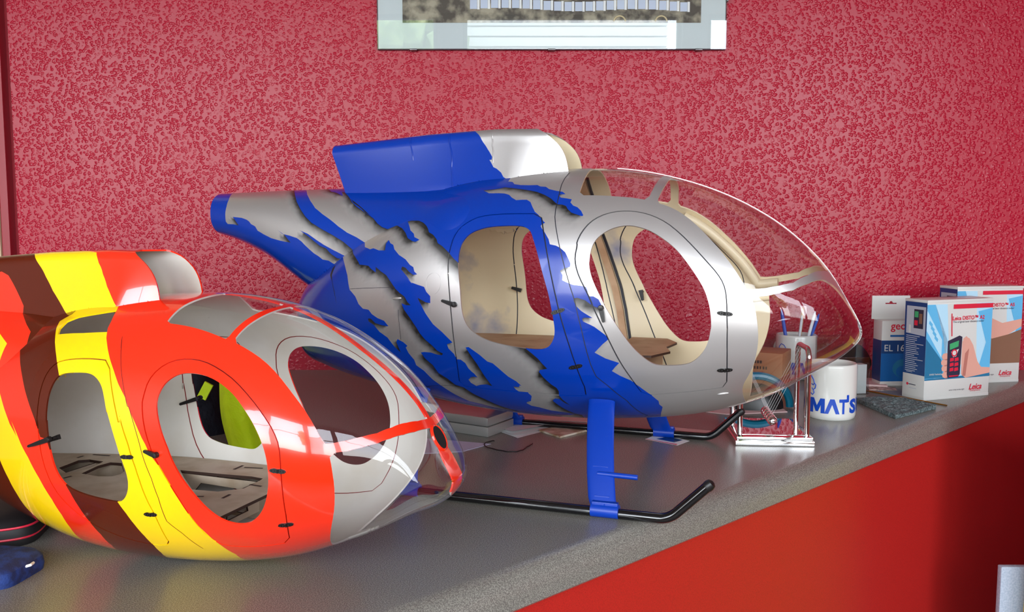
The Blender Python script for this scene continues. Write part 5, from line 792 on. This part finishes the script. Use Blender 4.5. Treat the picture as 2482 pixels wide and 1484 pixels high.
# papers and prints
def sheet(name,P_,z,m,label,th_=.0005,curl=0.,cat='paper'):
    b=MB(); b.prism(P_,z,z+th_); o=b.obj(name,m,None,False); tag(o,label,cat); return o
lil=mat('lilac_paper',srgb(186,180,202),.6)
sheet('paper_sheet',[(-.17,1.40),(-.0327,1.3539),(-.075,1.3066),(-.16,1.29)],.0002,lil,'pale paper sheet sticking out from under the silver case')
b=MB(); 
for k in range(3):
    V=[];m_=8
    for i in range(m_+1):
        u=i/m_; z=.0004+k*.0012+.006*max(0,u-.35)**1.6*(1 if k==2 else .25*k); a_=Vector((-.055,1.487+.004*k,z)).lerp(Vector((.0092-.004*k,1.391+.012*k,z)),u); c_=Vector((.02,1.53,z)).lerp(Vector((.0754-.004*k,1.4622+.004*k,z)),u); V+=[tuple(a_),tuple(c_)]
    b.add(V,[(2*i,2*i+1,2*i+3,2*i+2) for i in range(m_)])
tag(b.obj('brochure',white_p,None,True),'curled white brochure beside the silver case','brochure')
bo=sheet('booklet',[(.045,1.437),(.0765,1.3909),(.1253,1.4386),(.0968,1.4812)],.0002,mat('tan_print',srgb(150,122,92),.5,noise=(40,srgb(208,196,180),4,.42,.6)),'small tan printed booklet under the rear skid tube',.003,cat='booklet')
b=MB(); b.prism([(-.05,1.60),(.15,1.548),(.146,1.50),(-.05,1.545)],.0002,.001); tag(b.obj('paper_sheet',pink_p,None,False),'long pale pink paper behind the far skid tube','paper')
b=MB(); b.prism([(.10,1.60),(.17,1.625),(.215,1.578),(.15,1.552)],.0012,.0018); tag(b.obj('photo_card',mat('dark_card',srgb(70,60,60),.5),None,False),'small dark card lying under the helicopter belly','card')
st_=empty('sticker_card',(.248,1.385,0)); tag(st_,'small red, white and blue card under the far front skid clamp','card')
for n_,P_,z,m in(('card_base',[(-.036,0),(.008,-.040),(.032,-.012),(-.008,.036)],.0003,white_p),('red_stripe',[(-.033,0),(-.025,-.008),(.009,-.034),(.006,-.038),(-.036,0)],.0006,redp),('blue_field',[(-.018,.0),(.006,-.022),(.022,-.008),(.002,.014)],.0006,cardb)):
    b=MB(); b.prism(P_,z,z+.0002); b.obj(n_,m,st_,False)
b=MB(); b.prism([(.318,1.39),(.365,1.37),(.352,1.345)],.0002,.0008); 
b=MB(); b.prism([(.26,1.47),(.33,1.44),(.315,1.40),(.262,1.43)],.0002,.0008); tag(b.obj('price_card',pink_p,None,False),'pale card lying behind the far front strut','card')
b=MB(); b.prism([(.345,1.66),(.352,1.585),(.385,1.565),(.50,1.585),(.50,1.68)],.0003,.0015); tag(b.obj('paper_sheet',pink_p,None,False),'pale pink paper lying under the black and teal object','paper')
b=MB(); cp=[(-.028,1.370),(-.040,1.362),(-.044,1.345),(-.038,1.328),(-.024,1.315),(-.010,1.304),(.004,1.302),(.013,1.308),(.020,1.320),(.022,1.330),(.027,1.338),(.032,1.352)]
cp=[tuple(q) for q in chaikin(np.array(cp),2,False)]; b.tube([(x,y,.0012+.0006*math.sin(i*.7)**2) for i,(x,y) in enumerate(cp)],.0009,8); tag(b.obj('thin_cord',black),'thin black cord curling on the counter in front of the silver case','cord')
# ------------------------------------------------------------------ workwear behind the orange helicopter
navy=mat('navy_fabric',srgb(14,18,34),.85,bump=(40,.6,.01,3)); hiv=mat('fluorescent_yellow_fabric',srgb(206,236,10),.6,bump=(50,.5,.008,3))
def cloth_lump(fn,nu,nv): 
    V=[fn(i/nu,j/nv) for i in range(nu+1) for j in range(nv+1)]; F=[(i*(nv+1)+j,i*(nv+1)+j+1,(i+1)*(nv+1)+j+1,(i+1)*(nv+1)+j) for i in range(nu) for j in range(nv)]; return V,F
jk=empty('work_jacket',(-.60,1.52,0)); tag(jk,'folded navy jacket heaped behind the orange helicopter, seen through its windows','jacket')
def jf(u,v):
    a=u*2*PI; e=v*PI/2; r=1+.06*math.sin(3*a+2*v)+.04*math.sin(7*a+5*v); return (.17*r*math.cos(a)*math.cos(e)**.6,.16*r*math.sin(a)*math.cos(e)**.6,.155*math.sin(e)**.8*(1+.05*math.sin(4*a)))
V,F=cloth_lump(jf,64,20); b=MB(); b.add(V,F); b.obj('jacket_body',navy,jk)
b=MB(); b.tube([(.092,-.140,.105),(.097,-.150,.09),(.098,-.156,.05),(.096,-.158,.02)],.0012,6); b.obj('drawstring',white_p,jk)
vv=empty('safety_vest',(-.385,1.40,0)); tag(vv,'fluorescent yellow vest lying over the navy jacket behind the orange helicopter','vest')
def vf(u,v):
    x=-.055+.10*u+.008*math.sin(6*v); 
    top=.165*(1-v)**.8; return (x+.045*v-.055*(1-v),-.10-.055*v+.10*(1-v)+.006*math.sin(14*u+4*v),.002+top*(1-.15*u)+.003*math.sin(18*u))
V,F=cloth_lump(vf,40,24); k=len(V); V2=[(x,y+.006,z+.004) for x,y,z in V]; b=MB(); b.add(V+V2,F+[tuple(i+k for i in f[::-1]) for f in F]); b.obj('vest_cloth',hiv,vv)
b=MB(); b.box((-.007,-.002,-.013),(.007,.002,.013),X=Matrix.Translation((-.088,-.05,.085))@Matrix.Rotation(.5,4,'Y')); b.obj('vest_loop',hiv,vv,False)
# ------------------------------------------------------------------ lower left
ph_=empty('zip_pouch',(-.645,.945,0),math.radians(12)); tag(ph_,'black pouch with red piping at the lower left behind the blue case','pouch')
def superl(b,a,bb,h,m=0,n=40,r_=.35):
    V=[];F=[];L=[(0,.0),(1,.0),(1.02,.3),(1.0,.7),(.92,.92),(.7,1.0),(0,1.0)]
    for s_,z in L:
        for j in range(n):
            t=2*PI*j/n; V.append((a*s_*np.sign(math.cos(t))*abs(math.cos(t))**r_,bb*s_*np.sign(math.sin(t))*abs(math.sin(t))**r_,h*z))
    for i in range(len(L)-1):
        for j in range(n): F.append((i*n+j,i*n+(j+1)%n,(i+1)*n+(j+1)%n,(i+1)*n+j))
    b.add(V,F,m)
b=MB(); superl(b,.125,.06,.027); b.obj('pouch_body',mat('black_pouch_fabric',srgb(22,20,22),.6),ph_)
for z in(.009,.021):
    b=MB(); L=[(.1265*np.sign(math.cos(t))*abs(math.cos(t))**.35,.0615*np.sign(math.sin(t))*abs(math.sin(t))**.35,z) for t in np.linspace(0,2*PI,60)]; b.tube(L,.0012,6); b.obj('red_piping',redp,ph_)
bc=empty('blue_case',(-.535,.842,0),math.radians(-8)); tag(bc,'dark blue fabric case with stitched edge at the lower left corner','case')
b=MB(); superl(b,.066,.034,.020); b.obj('case_body',mat('blue_fabric',srgb(10,26,72),.8,noise=(90,srgb(20,48,112),3,.4,.6),bump=(500,.6,.001,2)),bc)
b=MB()
for i in range(26):
    x=-.06+i*.0047; b.box((x,-.0352,.006),(x+.003,-.0345,.0072))
b.obj('stitching',mat('blue_thread',srgb(90,130,190),.7),bc,False); b=MB(); b.tube([(.064,-.004,.012),(.069,.0,.013),(.066,.008,.012)],.0014,8); b.obj('zip_end',white_p,bc)
b=MB(); b.box((-.05,-.03,0),(.05,.03,.03),bev=.003); o=tag(b.obj('wooden_block',mat('pale_wood',srgb(190,160,130),.6),None,False),'pale block at the far left behind the orange helicopter','block'); o.location=(-.655,1.12,0)
b=MB(); b.box((-.06,-.04,0),(.06,.04,.03),bev=.004); o=tag(b.obj('grey_case',mat('grey_plastic',srgb(74,74,78),.5),None,False),'dark grey flat case under the tail of the orange helicopter','case'); o.location=(-.60,1.065,0)
